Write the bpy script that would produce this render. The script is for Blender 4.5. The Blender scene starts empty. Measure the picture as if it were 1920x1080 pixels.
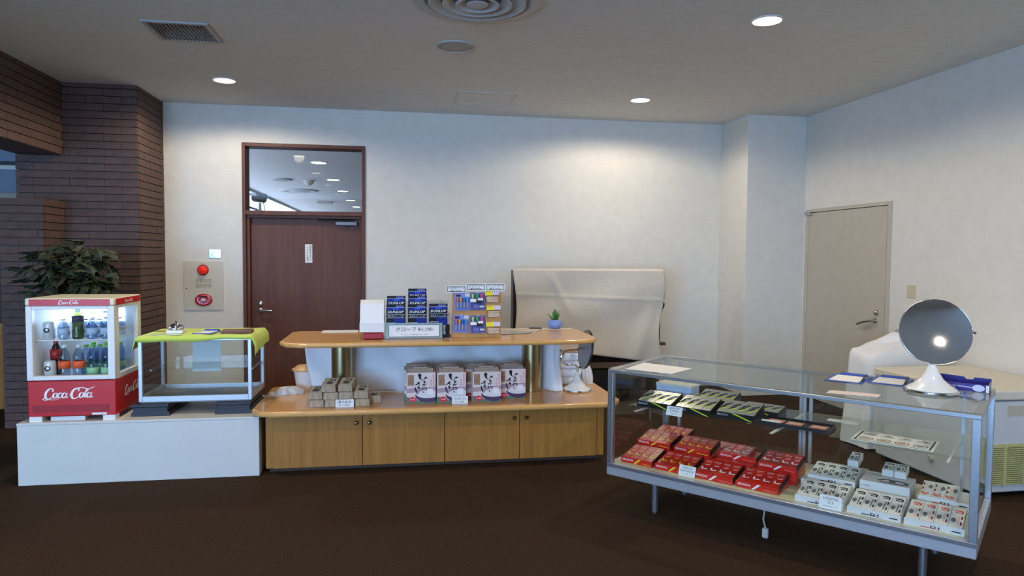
import bpy, bmesh, math, random
from math import pi, sin, cos, radians
from mathutils import Vector, Matrix
random.seed(7)
S = bpy.context.scene
COL = S.collection

# ------------------------------------------------------------ camera
yaw, pitch, roll, FPX = .1661, -.04806, .00727, 1299.
fw = Vector((sin(yaw)*cos(pitch), cos(yaw)*cos(pitch), sin(pitch)))
r0 = Vector((cos(yaw), -sin(yaw), 0)); u0 = r0.cross(fw)
rt = r0*cos(roll) + u0*sin(roll); up = -r0*sin(roll) + u0*cos(roll)
cam = bpy.data.cameras.new('camera'); cam.sensor_width = 36; cam.lens = FPX/1920*36; cam.clip_start = .05
camo = bpy.data.objects.new('camera', cam); COL.objects.link(camo)
m = Matrix.Identity(4)
for i in range(3):
    m[i][0] = rt[i]; m[i][1] = up[i]; m[i][2] = -fw[i]
m[0][3], m[1][3], m[2][3] = 0, 0, 1.55
camo.matrix_world = m
S.camera = camo

# ------------------------------------------------------------ world, light, exposure
CEIL = 3.10
W = bpy.data.worlds.new('sky'); S.world = W; W.use_nodes = True
W.node_tree.nodes['Background'].inputs[0].default_value = (.42, .62, 1, 1)
W.node_tree.nodes['Background'].inputs[1].default_value = 1.2
def area(name, loc, rot, sx, sy, power, col, spread=pi):
    l = bpy.data.lights.new(name, 'AREA'); l.shape = 'RECTANGLE'; l.size = sx; l.size_y = sy
    l.energy = power; l.color = col; l.spread = spread
    o = bpy.data.objects.new(name, l); COL.objects.link(o); o.location = loc; o.rotation_euler = rot
    return o
REAR = -5.0
area('window_rear_offscreen', (-4.0, REAR-.15, 1.45), (radians(90), 0, 0), 5.4, 2.3, 1030, (.32, .56, 1.0))
S.view_settings.view_transform = 'Standard'; S.view_settings.look = 'None'
S.view_settings.gamma = 1; S.view_settings.use_curve_mapping = False
S.view_settings.exposure = 0.06
S.cycles.transparent_max_bounces = 32
DOWN_W = 79; DOWN_COL = (1, .86, .68)

# ------------------------------------------------------------ helpers
def lin(c):
    return tuple(((v/255)/12.92 if v/255 <= .04045 else ((v/255+.055)/1.055)**2.4) for v in c)
MATS = {}
def nn(t, k, **kw):
    n = t.nodes.new(k)
    for a, b in kw.items(): setattr(n, a, b)
    return n
def mat(name, rgb, rough=.6, metal=0, noise=0, nscale=40, bump=0, bscale=80, rnd=0, spec=.5, coat=0, stretch=None, emit=0, trans=0, sheen=0):
    if name in MATS: return MATS[name]
    M_ = bpy.data.materials.new(name); M_.use_nodes = True; t = M_.node_tree; b = t.nodes['Principled BSDF']
    c = (*lin(rgb), 1)
    b.inputs['Base Color'].default_value = c; b.inputs['Roughness'].default_value = rough
    b.inputs['Metallic'].default_value = metal; b.inputs['Specular IOR Level'].default_value = spec
    b.inputs['Coat Weight'].default_value = coat; b.inputs['Sheen Weight'].default_value = sheen
    if emit:
        b.inputs['Emission Color'].default_value = c; b.inputs['Emission Strength'].default_value = emit
    if noise or bump:
        tc = nn(t, 'ShaderNodeTexCoord'); mp = nn(t, 'ShaderNodeMapping')
        t.links.new(tc.outputs['Object'], mp.inputs[0])
        if stretch: mp.inputs['Scale'].default_value = stretch
    col = None
    if noise:
        nz = nn(t, 'ShaderNodeTexNoise'); nz.inputs['Scale'].default_value = nscale; nz.inputs['Detail'].default_value = 6
        t.links.new(mp.outputs[0], nz.inputs[0])
        rp = nn(t, 'ShaderNodeValToRGB'); rp.color_ramp.elements[0].position = .3; rp.color_ramp.elements[1].position = .7
        d = tuple(x*(1-noise) for x in c[:3]); e = tuple(min(1, x*(1+noise)) for x in c[:3])
        rp.color_ramp.elements[0].color = (*d, 1); rp.color_ramp.elements[1].color = (*e, 1)
        t.links.new(nz.outputs['Fac'], rp.inputs[0]); col = rp.outputs[0]
    if rnd:
        oi = nn(t, 'ShaderNodeObjectInfo'); hs = nn(t, 'ShaderNodeHueSaturation')
        mr = nn(t, 'ShaderNodeMapRange'); mr.inputs['To Min'].default_value = 1-rnd; mr.inputs['To Max'].default_value = 1+rnd
        t.links.new(oi.outputs['Random'], mr.inputs[0]); t.links.new(mr.outputs[0], hs.inputs['Value'])
        if col: t.links.new(col, hs.inputs['Color'])
        else: hs.inputs['Color'].default_value = c
        col = hs.outputs[0]
    if col: t.links.new(col, b.inputs['Base Color'])
    if bump:
        n2 = nn(t, 'ShaderNodeTexNoise'); n2.inputs['Scale'].default_value = bscale; n2.inputs['Detail'].default_value = 4
        t.links.new(mp.outputs[0], n2.inputs[0]); bp = nn(t, 'ShaderNodeBump'); bp.inputs['Strength'].default_value = bump
        bp.inputs['Distance'].default_value = .01
        t.links.new(n2.outputs['Fac'], bp.inputs['Height']); t.links.new(bp.outputs[0], b.inputs['Normal'])
    MATS[name] = M_; return M_
def glass(name, tint=(252, 254, 253), ior=1.62, rough=0):
    if name in MATS: return MATS[name]
    M_ = bpy.data.materials.new(name); M_.use_nodes = True; t = M_.node_tree; t.nodes.remove(t.nodes['Principled BSDF'])
    f = nn(t, 'ShaderNodeFresnel'); f.inputs[0].default_value = ior
    a = nn(t, 'ShaderNodeBsdfTransparent'); a.inputs[0].default_value = (*lin(tint), 1)
    g = nn(t, 'ShaderNodeBsdfGlossy'); g.inputs['Roughness'].default_value = rough
    x = nn(t, 'ShaderNodeMixShader')
    ge = nn(t, 'ShaderNodeNewGeometry'); ml = nn(t, 'ShaderNodeMath', operation='MULTIPLY'); sb = nn(t, 'ShaderNodeMath', operation='SUBTRACT'); sb.inputs[0].default_value = 1
    t.links.new(ge.outputs['Backfacing'], sb.inputs[1]); t.links.new(f.outputs[0], ml.inputs[0]); t.links.new(sb.outputs[0], ml.inputs[1])
    t.links.new(ml.outputs[0], x.inputs[0]); t.links.new(a.outputs[0], x.inputs[1]); t.links.new(g.outputs[0], x.inputs[2])
    t.links.new(x.outputs[0], t.nodes['Material Output'].inputs[0]); MATS[name] = M_; return M_
def emis(name, rgb, k):
    if name in MATS: return MATS[name]
    M_ = bpy.data.materials.new(name); M_.use_nodes = True; t = M_.node_tree; t.nodes.remove(t.nodes['Principled BSDF'])
    e = nn(t, 'ShaderNodeEmission'); e.inputs[0].default_value = (*lin(rgb), 1); e.inputs[1].default_value = k
    t.links.new(e.outputs[0], t.nodes['Material Output'].inputs[0]); MATS[name] = M_; return M_
def wood(name, dark, light, rough=.35, axis='z', scale=14, coat=.2):
    M_ = mat(name, light, rough, coat=coat, spec=.3); t = M_.node_tree; b = t.nodes['Principled BSDF']
    tc = nn(t, 'ShaderNodeTexCoord'); mp = nn(t, 'ShaderNodeMapping'); t.links.new(tc.outputs['Object'], mp.inputs[0])
    mp.inputs['Scale'].default_value = {'z': (1, 1, .06), 'x': (.06, 1, 1)}[axis]
    nz = nn(t, 'ShaderNodeTexNoise'); nz.inputs['Scale'].default_value = scale*3; nz.inputs['Detail'].default_value = 5
    t.links.new(mp.outputs[0], nz.inputs[0])
    rp = nn(t, 'ShaderNodeValToRGB'); rp.color_ramp.elements[0].position = .25; rp.color_ramp.elements[1].position = .75
    rp.color_ramp.elements[0].color = (*lin(dark), 1); rp.color_ramp.elements[1].color = (*lin(light), 1)
    t.links.new(nz.outputs['Fac'], rp.inputs[0]); t.links.new(rp.outputs[0], b.inputs['Base Color'])
    return M_

class MB:
    def __init__(s): s.bm = bmesh.new(); s.mi = 0
    def _f(s, vs):
        try:
            f = s.bm.faces.new(vs); f.material_index = s.mi; return f
        except ValueError: return None
    def poly(s, pts): return s._f([s.bm.verts.new(p) for p in pts])
    def hexa(s, p):
        v = [s.bm.verts.new(q) for q in p]
        for i in ((0,3,2,1),(4,5,6,7),(0,1,5,4),(1,2,6,5),(2,3,7,6),(3,0,4,7)): s._f([v[j] for j in i])
    def box(s, x0, x1, y0, y1, z0, z1):
        s.hexa([(x0,y0,z0),(x1,y0,z0),(x1,y1,z0),(x0,y1,z0),(x0,y0,z1),(x1,y0,z1),(x1,y1,z1),(x0,y1,z1)]); return s
    def prism(s, pts, d, ax='z', a0=0):
        # pts: 2d outline, extruded along ax from a0 to a0+d
        def P(q, a): return {'z': (q[0], q[1], a), 'y': (q[0], a, q[1]), 'x': (a, q[0], q[1])}[ax]
        A = [s.bm.verts.new(P(q, a0)) for q in pts]; B = [s.bm.verts.new(P(q, a0+d)) for q in pts]
        n = len(pts); s._f(A[::-1]); s._f(B)
        for i in range(n): s._f([A[i], A[(i+1)%n], B[(i+1)%n], B[i]])
        return s
    def lathe(s, prof, n=24, c=(0,0,0), ax='z', cap=True):
        rings = []
        for r, h in prof:
            ring = []
            for k in range(n):
                a = 2*pi*k/n; p = (r*cos(a), r*sin(a), h)
                if ax == 'y': p = (p[0], p[2], p[1])
                if ax == 'x': p = (p[2], p[0], p[1])
                ring.append(s.bm.verts.new((p[0]+c[0], p[1]+c[1], p[2]+c[2])))
            rings.append(ring)
        for A, B in zip(rings, rings[1:]):
            for k in range(n): s._f([A[k], A[(k+1)%n], B[(k+1)%n], B[k]])
        if cap:
            s._f(rings[0][::-1]); s._f(rings[-1])
        return s
    def tube(s, pts, r, n=8):
        pts = [Vector(p) for p in pts]; rings = []
        for i, p in enumerate(pts):
            d = (pts[min(i+1, len(pts)-1)] - pts[max(i-1, 0)]).normalized()
            a = d.orthogonal().normalized() if i == 0 else (pa - d*pa.dot(d)).normalized()
            pa = a; b = d.cross(a); rr = r[i] if isinstance(r, (list, tuple)) else r
            rings.append([s.bm.verts.new(p + a*rr*cos(2*pi*k/n) + b*rr*sin(2*pi*k/n)) for k in range(n)])
        for A, B in zip(rings, rings[1:]):
            for k in range(n): s._f([A[k], A[(k+1)%n], B[(k+1)%n], B[k]])
        s._f(rings[0][::-1]); s._f(rings[-1]); return s
    def grid(s, fn, nu, nv):
        V = [[s.bm.verts.new(fn(i/nu, j/nv)) for j in range(nv+1)] for i in range(nu+1)]
        for i in range(nu):
            for j in range(nv): s._f([V[i][j], V[i+1][j], V[i+1][j+1], V[i][j+1]])
        return s
    def mesh(s, name, mats):
        bmesh.ops.recalc_face_normals(s.bm, faces=s.bm.faces[:])
        me = bpy.data.meshes.new(name); s.bm.to_mesh(me); s.bm.free()
        for q in (mats if isinstance(mats, (list, tuple)) else [mats]): me.materials.append(q)
        return me
    def build(s, name, mats, parent=None, bevel=0, seg=2, smooth=False, solid=0, sub=0):
        o = bpy.data.objects.new(name, s.mesh(name, mats)); COL.objects.link(o)
        if parent: o.parent = parent
        if solid:
            md = o.modifiers.new('s', 'SOLIDIFY'); md.thickness = solid; md.offset = 0
        if bevel:
            md = o.modifiers.new('b', 'BEVEL'); md.width = bevel; md.segments = seg; md.limit_method = 'ANGLE'
        if sub:
            md = o.modifiers.new('u', 'SUBSURF'); md.levels = sub; md.render_levels = sub
        if smooth:
            for p in o.data.polygons: p.use_smooth = True
            if smooth != 'all':
                o.data.set_sharp_from_angle(angle=radians(38))
        return o
def tag(o, label=None, cat=None, group=None, kind=None):
    if label: o['label'] = label
    if cat: o['category'] = cat
    if group: o['group'] = group
    if kind: o['kind'] = kind
    return o
def thing(name, label, cat, loc=(0,0,0), rz=0, group=None):
    o = bpy.data.objects.new(name, None); COL.objects.link(o); o.location = loc; o.rotation_euler = (0, 0, rz)
    o.empty_display_size = .05
    return tag(o, label, cat, group)
def struct(o): o['kind'] = 'structure'; return o
def box(name, x0, x1, y0, y1, z0, z1, mt, parent=None, bevel=0, **k):
    return MB().box(x0, x1, y0, y1, z0, z1).build(name, mt, parent, bevel, **k)
def share(name, me, parent, loc=(0,0,0), rot=(0,0,0), scale=None):
    o = bpy.data.objects.new(name, me); COL.objects.link(o); o.parent = parent; o.location = loc; o.rotation_euler = rot
    if scale: o.scale = scale
    return o
def tree_copy(root, loc, rz=None, label=None, group=None, parent=None):
    r = root.copy(); COL.objects.link(r); r.location = loc
    if rz is not None: r.rotation_euler = (0, 0, rz)
    if label: r['label'] = label
    if group: r['group'] = group
    for ch in list(root.children):
        c = ch.copy(); COL.objects.link(c); c.parent = r
        for g in list(ch.children):
            d = g.copy(); COL.objects.link(d); d.parent = c
    return r
TXT = {}
def text_mesh(body, w=None, h=None, shear=0, bold=0, spacing=1, line=1, align='CENTER'):
    key = (body, w, h, shear, bold, spacing, line, align)
    if key in TXT: return TXT[key]
    c = bpy.data.curves.new('t', 'FONT'); c.body = body; c.align_x = align; c.shear = shear; c.offset = bold
    c.space_character = spacing; c.space_line = line; c.resolution_u = 2
    o = bpy.data.objects.new('t', c); COL.objects.link(o); bpy.context.view_layer.update()
    me = bpy.data.meshes.new_from_object(o.evaluated_get(bpy.context.evaluated_depsgraph_get()))
    bpy.data.objects.remove(o); bpy.data.curves.remove(c)
    xs = [v.co.x for v in me.vertices]; ys = [v.co.y for v in me.vertices]
    cx, cy = (min(xs)+max(xs))/2, (min(ys)+max(ys))/2; dx, dy = max(xs)-min(xs), max(ys)-min(ys)
    sx = w/dx if w else h/dy; sy = h/dy if h else sx
    for v in me.vertices: v.co = ((v.co.x-cx)*sx, (v.co.y-cy)*sy, 0)
    TXT[key] = me; return me
def text(body, mt, parent, loc, rot=(pi/2, 0, 0), name='lettering', **k):
    me = text_mesh(body, **k).copy(); me.materials.clear(); me.materials.append(mt)
    return share(name, me, parent, loc, rot)
def smooth_curve(pts, n=8):
    out = []; P = [pts[0]] + list(pts) + [pts[-1]]
    for i in range(1, len(P)-2):
        for k in range(n):
            t = k/n; a, b, c, d = P[i-1], P[i], P[i+1], P[i+2]
            out.append(tuple(.5*((2*b[j]) + (-a[j]+c[j])*t + (2*a[j]-5*b[j]+4*c[j]-d[j])*t*t + (-a[j]+3*b[j]-3*c[j]+d[j])*t**3) for j in range(len(b))))
    out.append(tuple(pts[-1])); return out
def brush(mb, pts, wmin=.05, wmax=.2, nib=2.4, smooth=8, taper=True, z=0):
    # a pen stroke: polyline with nib-dependent width (pts may carry their own width as third number)
    q = smooth_curve(pts, smooth) if smooth else pts; L = []; R_ = []
    for i, p in enumerate(q):
        a = q[max(i-1, 0)]; b = q[min(i+1, len(q)-1)]; dx, dy = b[0]-a[0], b[1]-a[1]; l = math.hypot(dx, dy) or 1e-6; dx /= l; dy /= l
        w = p[2] if len(p) > 2 else wmin + (wmax-wmin)*abs(sin(math.atan2(dy, dx)-nib))
        if taper and len(p) < 3: w *= min(1, .35 + 4*min(i, len(q)-1-i)/len(q))
        L.append((p[0]-dy*w/2, p[1]+dx*w/2, z)); R_.append((p[0]+dy*w/2, p[1]-dx*w/2, z))
    VL = [mb.bm.verts.new(v) for v in L]; VR = [mb.bm.verts.new(v) for v in R_]
    for i in range(len(q)-1): mb._f([VL[i], VL[i+1], VR[i+1], VR[i]])

# script logo, drawn with a pen
def script_logo():
    mb = MB()
    def arc(cx, cy, rx, ry, a0, a1, n=14): return [(cx+rx*cos(radians(a0+(a1-a0)*k/n)), cy+ry*sin(radians(a0+(a1-a0)*k/n))) for k in range(n+1)]
    sh = lambda P, dx=0, dy=0: [(x+dx+.32*(y+dy), y+dy) for x, y in P]
    B = lambda P, lo=.07, hi=.30: brush(mb, sh(P), lo*1.5, hi*1.4, nib=pi*.02, smooth=0)
    B(arc(.9, .85, .85, 1.05, 50, 395-75, 30)[::1] , .10, .38)                               # C
    B([(1.55, 1.72), (1.35, 1.62), (1.30, 1.40), (1.42, 1.28), (1.58, 1.35)], .08, .2)
    B([(1.5, -.02), (.8, -.38), (.2, -.42), (-.25, -.2), (-.1, .0), (.5, -.12), (1.4, -.36), (2.3, -.36), (3.1, -.2)], .06, .2)  # tail
    def o(x): B(arc(x, .5, .42, .5, 80, 440, 24), .08, .30)
    o(2.15); B([(2.3, .95), (2.6, .8), (2.95, .95)], .06, .1)
    B(arc(3.15, .5, .42, .5, 45, 320, 20), .08, .30)
    B(arc(4.05, .5, .42, .5, 60, 420, 24), .08, .30); B([(4.55, .98), (4.45, .4), (4.55, .05), (4.75, .02), (4.95, .22)], .07, .28)
    B([(5.05, .55), (5.45, .55)], .2, .2)
    B(arc(6.35, .85, .85, 1.05, 50, 320, 30), .10, .38)
    B([(6.95, 1.65), (6.78, 1.55), (6.75, 1.35), (6.9, 1.25)], .08, .2)
    B([(6.3, 1.55), (6.6, 1.95), (7.3, 2.02), (8.0, 1.86), (8.7, 1.72), (9.5, 1.92), (10.0, 2.2)], .06, .26)
    B(arc(7.65, .5, .42, .5, 80, 440, 24), .08, .30)
    B([(8.1, .8), (8.5, 1.2), (8.72, 1.6), (8.62, 1.78), (8.42, 1.5), (8.32, .6), (8.42, .1), (8.62, .02), (8.85, .25)], .08, .28)
    B(arc(9.25, .5, .42, .5, 60, 420, 24), .08, .30); B([(9.75, .98), (9.65, .4), (9.75, .05), (9.95, .02), (10.2, .25)], .07, .28)
    me = mb.mesh('script', mat('logo_white', (245, 240, 235), .5))
    xs = [v.co.x for v in me.vertices]; ys = [v.co.y for v in me.vertices]; cx = (min(xs)+max(xs))/2; cy = (min(ys)+max(ys))/2; d = max(xs)-min(xs)
    for v in me.vertices: v.co = ((v.co.x-cx)/d, (v.co.y-cy)/d, 0)
    return me

# ------------------------------------------------------------ materials
plaster = mat('wall_plaster', (222, 218, 208), .85, noise=.03, nscale=9, bump=.12, bscale=160)
ceilm = mat('ceiling_board', (226, 222, 214), .9, noise=.03, nscale=14, bump=.15, bscale=120)
carpet = mat('carpet', (64, 48, 34), .95, noise=.35, nscale=120, bump=.6, bscale=300, spec=.1)
brickm = mat('brick_face', (88, 67, 60), .75, noise=.15, nscale=18, bump=.25, bscale=90, rnd=.10)
mortar = mat('brick_joint', (74, 60, 54), .9)
brown = wood('brown_veneer', (90, 53, 39), (108, 66, 48), .5, 'z', 9, coat=0)
oak = wood('oak_door_veneer', (158, 102, 40), (180, 124, 54), .5, 'z', 12, coat=0)
oaktop = wood('oak_top', (206, 150, 84), (224, 172, 104), .3, 'x', 12, coat=.35)
oakedge = wood('oak_edging', (182, 124, 62), (204, 148, 80), .3, 'x', 12, coat=.3)
whitep = mat('white_laminate', (210, 208, 200), .5, noise=.02, nscale=6)
white = mat('white_plastic', (228, 226, 220), .35)
paper = mat('white_paper', (235, 234, 230), .8)
ivory = mat('ivory_steel', (206, 200, 182), .5, noise=.03, nscale=12)
beige = mat('beige_door_paint', (188, 180, 164), .55, noise=.03, nscale=10)
alu = mat('brushed_aluminium', (176, 178, 180), .34, .9, noise=.06, nscale=60)
alum = mat('satin_aluminium', (190, 192, 196), .38, .55)
chrome = mat('chrome', (215, 215, 215), .1, 1)
steel = mat('stainless_steel', (190, 186, 178), .28, 1)
brass = mat('polished_brass', (178, 158, 116), .24, 1, noise=.1, nscale=5)
black = mat('black_plastic', (24, 24, 26), .45)
blackp = mat('black_paint', (26, 26, 34), .4)
red = mat('drink_red', (196, 22, 24), .35)
redd = mat('dark_red', (130, 18, 20), .5)
gl = glass('clear_glass'); gl2 = glass('shelf_glass', (245, 249, 247)); glt = glass('thin_plastic', (242, 244, 246), 1.35, .05)
ink = mat('black_ink', (22, 22, 26), .7)
linen = mat('white_linen', (212, 202, 186), .9, noise=.03, nscale=30, bump=.3, bscale=260, sheen=.2)
sheetm = mat('white_cotton', (232, 232, 232), .9, bump=.2, bscale=300, sheen=.2)
lime = mat('lime_cloth', (206, 224, 92), .85, bump=.3, bscale=400, sheen=.2)
darkwood = wood('dark_stained_wood', (40, 28, 22), (58, 42, 32), .5)

# ------------------------------------------------------------ room shell
XR = 4.493; YW = 7.75
o = struct(box('floor', -7.2, 6.2, REAR-.1, 28.2, -.1, 0, carpet))
# back wall with the door opening
w = MB(); DX0, DX1, DZ = -1.60, -.335, 2.715
w.box(-7.2, DX0, YW, YW+.2, 0, CEIL); w.box(DX1, 6.2, YW, YW+.2, 0, CEIL); w.box(DX0, DX1, YW, YW+.2, DZ, CEIL)
struct(w.build('wall_back', plaster))
w = MB(); w.box(XR+.08, XR+.2, REAR, YW, 0, CEIL); w.box(XR, XR+.08, REAR, 5.72, 0, CEIL); w.box(XR, XR+.08, 7.07, YW, 0, CEIL); w.box(XR, XR+.08, 5.72, 7.07, 2.07, CEIL)
struct(w.build('wall_right', plaster))
struct(box('wall_corner', 3.797, XR, 7.112, YW, 0, CEIL, plaster, bevel=.004))
w = MB(); rw = [(-6.65, -5.0), (-4.85, -3.15), (-3.0, -1.35)]
w.box(-7.2, XR+.2, REAR-.2, REAR, 0, .3); w.box(-7.2, XR+.2, REAR-.2, REAR, 2.6, CEIL)
edges = [-7.2] + [e for p in rw for e in p] + [XR+.2]
for a, b in zip(edges[0::2], edges[1::2]): w.box(a, b, REAR-.2, REAR, .3, 2.6)
struct(w.build('wall_rear', plaster))
for n_, (a, b) in enumerate(rw):
    f = MB(); e = .05
    for q in ((a, a+e, .3, 2.6), (b-e, b, .3, 2.6), (a+e, b-e, .3, .3+e), (a+e, b-e, 2.6-e, 2.6), ((a+b)/2-.02, (a+b)/2+.02, .35, 2.55)): f.box(q[0], q[1], REAR-.1, REAR-.04, q[2], q[3])
    fo = struct(f.build('window_%d' % (n_+3), alum)); box('pane', a+e, b-e, REAR-.075, REAR-.069, .35, 2.55, gl, fo)
struct(box('wall_left', -7.4, -7.2, REAR, YW, 0, CEIL, plaster))
c = MB(); HOLES = ((-1.655, -1.285, 5.075, 5.445), (.275, .705, 4.055, 4.485))     # duct openings of the vent and the diffuser
ex = sorted({-7.2, 6.2} | {v for h in HOLES for v in h[:2]}); ey = sorted({REAR-.2, 28.2} | {v for h in HOLES for v in h[2:]})
for xa, xb in zip(ex, ex[1:]):
    for ya, yb in zip(ey, ey[1:]):
        if not any(h[0] <= xa and xb <= h[1] and h[2] <= ya and yb <= h[3] for h in HOLES): c.box(xa, xb, ya, yb, CEIL, CEIL+.12)
struct(c.build('ceiling', ceilm))

# ------------------------------------------------------------ brick masonry
BH, BL, JT = .0695, .30, .007
def bricks(parent, face, a0, a1, z0, z1, fixed, depth=.03):
    # face 'y': bricks on a wall facing -y at y=fixed, running along x; face 'x': on a wall facing +x at x=fixed, running along y
    global_rows = int(round((z1-z0)/BH)); meshes = {}
    for r in range(global_rows):
        zz = z0 + r*BH; a = a0 - (BL/2 if r % 2 else 0)
        while a < a1-.01:
            s, e = max(a, a0), min(a+BL, a1); L = round(e-s-.0025, 4)
            if L > .02:
                if L not in meshes:
                    mb = MB()
                    if face == 'y': mb.box(-L/2, L/2, -depth, 0, 0, BH-JT)
                    else: mb.box(0, depth, -L/2, L/2, 0, BH-JT)
                    me = mb.mesh('brick', brickm); meshes[L] = me
                c_ = (s+e)/2
                p = (c_, fixed+.001, zz+JT/2) if face == 'y' else (fixed-.001, c_, zz+JT/2)
                bo = share('brick', meshes[L], parent, (p[0], p[1]+random.uniform(-.0015, .0015), p[2]))
            a += BL
PX0, PX1, PY = -3.42, -2.38, 7.02
pil = struct(box('wall_pillar', PX0+.01, PX1-.028, PY+.028, YW, 0, CEIL, mortar))
bricks(pil, 'y', PX0, PX1, 0, CEIL, PY+.028); bricks(pil, 'x', PY+.03, YW, 0, CEIL, PX1-.028)
LX = -3.02; LZ = 2.435
lin_ = struct(box('wall_lintel', -3.41, LX-.028, 1.2, PY-.002, LZ+.012, CEIL, mortar))
bricks(lin_, 'x', 2.5, PY-.004, LZ, CEIL, LX-.028)
# bricks lying on the underside of the lintel
me = MB().box(-.19, .19, -BH/2+JT/2, BH/2-JT/2, 0, .012).mesh('brick', brickm)
for k in range(30): share('brick', me, lin_, (-3.215, PY-.04-k*BH, LZ))
pr = struct(box('wall_pier', -3.355, LX-.028, 6.648, PY-.003, 0, 1.94, mortar))
bricks(pr, 'y', -3.365, LX, 0, 1.93, 6.65); bricks(pr, 'x', 6.655, PY-.005, 0, 1.93, LX-.028)
box('cap_stone', -3.38, LX+.012, 6.605, PY-.003, 1.945, 2.005, brickm, pr, bevel=.004)
# side room seen through the opening beside the pillar
sr = struct(box('wall_side', -7.2, -3.45, 7.60, 7.74, 0, 2.03, mat('side_wall_brown', (70, 54, 46), .7)))
box('sill_board', -7.2, -3.45, 7.58, 7.74, 2.03, 2.12, mat('sill_beige', (150, 140, 116), .5), sr)
wn = struct(box('window_1', -7.2, -3.45, 7.70, 7.74, 2.12, 2.62, mat('frosted_grey', (118, 128, 142), .55)))
box('window_rail', -7.2, -3.45, 7.66, 7.70, 2.36, 2.40, chrome, wn); box('window_rail', -7.2, -3.45, 7.66, 7.70, 2.40, 2.44, black, wn)
tag(box('wooden_panel', -4.2, -3.55, 7.45, 7.55, 0, .85, wood('honey_wood', (150, 100, 40), (172, 120, 56), .5), bevel=.01), 'honey coloured wooden panel standing beyond the brick pier', 'panel')

# ------------------------------------------------------------ far room behind the transom
fr = MB(); fr.box(-3.55, -3.45, 7.95, 28, 0, 1.35); fr.box(-3.55, -3.45, 7.95, 28, 3.075, CEIL)
struct(fr.build('wall_far_left', plaster)); struct(box('wall_far_right', 6, 6.2, 7.95, 28, 0, CEIL, plaster)); struct(box('wall_far_end', -3.55, 6.2, 28, 28.2, 0, CEIL, plaster))
fw_ = MB()
for y in (7.97, 13.0, 27.94): fw_.box(-3.53, -3.47, y, y+.06, 1.35, 3.075)
fw_.box(-3.53, -3.455, 8.03, 27.94, 3.04, 3.075)
fw_.box(-3.53, -3.47, 8.03, 27.94, 2.62, 2.67)
wf = struct(fw_.build('window_2', mat('dark_window_frame', (70, 66, 64), .4)))
box('pane', -3.512, -3.506, 7.97, 28, 1.35, 3.075, emis('overcast_daylight', (196, 216, 255), 3.4), wf)

# ------------------------------------------------------------ ceiling fittings
def downlight(x, y, label, r=.092, lamp=True, power=DOWN_W, off=False, group='recessed ceiling downlights'):
    t = thing('downlight', label, 'ceiling light', (x, y, CEIL), 0, group)
    MB().lathe([(r*1.16, 0), (r*1.14, -.006), (r*1.0, -.008), (r*.98, -.002)], 32, cap=False).build('trim_ring', white, t, smooth=True, solid=.002)
    MB().lathe([(r*.97, -.003), (r*.9, -.006), (.001, -.009)], 32, cap=False).build('diffuser', emis('lamp_glow', (255, 244, 226), 9), t, smooth=True) if not off else None
    if off: MB().lathe([(r*.97, -.003), (r*.9, -.006), (.001, -.009)], 32, cap=False).build('diffuser_offscreen', MATS['lamp_glow'], t, smooth=True)
    if lamp:
        nm = 'downlight_lamp_offscreen' if off else 'downlight_lamp'; l = bpy.data.lights.new(nm, 'SPOT'); l.energy = power; l.color = DOWN_COL; l.spot_size = radians(168); l.spot_blend = .3; l.shadow_soft_size = .08
        lo = bpy.data.objects.new(nm, l); COL.objects.link(lo); lo.location = (x, y, CEIL-.03)
    return t
downlight(-1.52, 6.655, 'round recessed downlight in the ceiling near the brick pillar')
downlight(2.40, 6.675, 'round recessed downlight in the ceiling in front of the white corner column')
downlight(2.405, 4.29, 'round recessed downlight in the ceiling above the long glass showcase')
downlight(-1.52, 4.29, 'round recessed downlight in the ceiling above the drinks fridge and white plinth', off=True)
for x in (-1.52, 2.405):
    for y in ((1.9, -.5, -2.9) if x < 0 else (1.9, -.5)): downlight(x, y, 'round recessed downlight over the open carpet, %s row %s' % ({1.9: 'first', -.5: 'second', -2.9: 'third'}[y], 'on the brick wall side' if x < 0 else 'on the beige door side'), off=True)
for k, y in enumerate((12.32, 15.1, 17.8, 20.8, 23.7)):
    downlight(-1.30, y, '%s recessed downlight of the row seen through the door transom' % ('nearest', 'second', 'third', 'fourth', 'farthest')[k], r=.13, power=26, group='downlights of the room behind the door')
def duct(t, h, x, y):      # sheet metal duct box above the ceiling opening
    f = MB(); a, b = .121, .45; e = .01
    f.box(x-h-e, x-h, y-h-e, y+h+e, a, b); f.box(x+h, x+h+e, y-h-e, y+h+e, a, b); f.box(x-h, x+h, y-h-e, y-h, a, b); f.box(x-h, x+h, y+h, y+h+e, a, b); f.box(x-h-e, x+h+e, y-h-e, y+h+e, b, b+e)
    return f.build('duct', mat('galvanised_duct', (120, 120, 118), .6, .3), t)
# round air diffuser
t = thing('air_diffuser', 'large round ceiling air diffuser with concentric cone rings', 'air diffuser', (.49, 4.27, CEIL))
pm = mat('diffuser_paint', (190, 188, 182), .5)
MB().lathe([(.40, 0), (.395, -.012), (.33, -.022), (.315, -.01), (.31, 0)], 48, cap=False).build('outer_ring', pm, t, smooth=True, solid=.003)
for ra, rb, h in ((.30, .235, -.030), (.215, .155, -.034), (.135, .085, -.036)):
    MB().lathe([(ra, h), (ra-.012, h-.004), (rb, h+.028), (rb-.01, h+.03)], 48, cap=False).build('cone_ring', pm, t, smooth=True, solid=.003)
MB().lathe([(.066, -.030), (.06, -.038), (.03, -.042), (.001, -.042)], 32).build('centre_plug', pm, t, smooth=True)
duct(t, .215, .49-.49, 4.27-4.27)
t = thing('ceiling_speaker', 'small round flat ceiling speaker with grey mesh next to the air diffuser', 'speaker', (.44, 5.24, CEIL))
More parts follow.
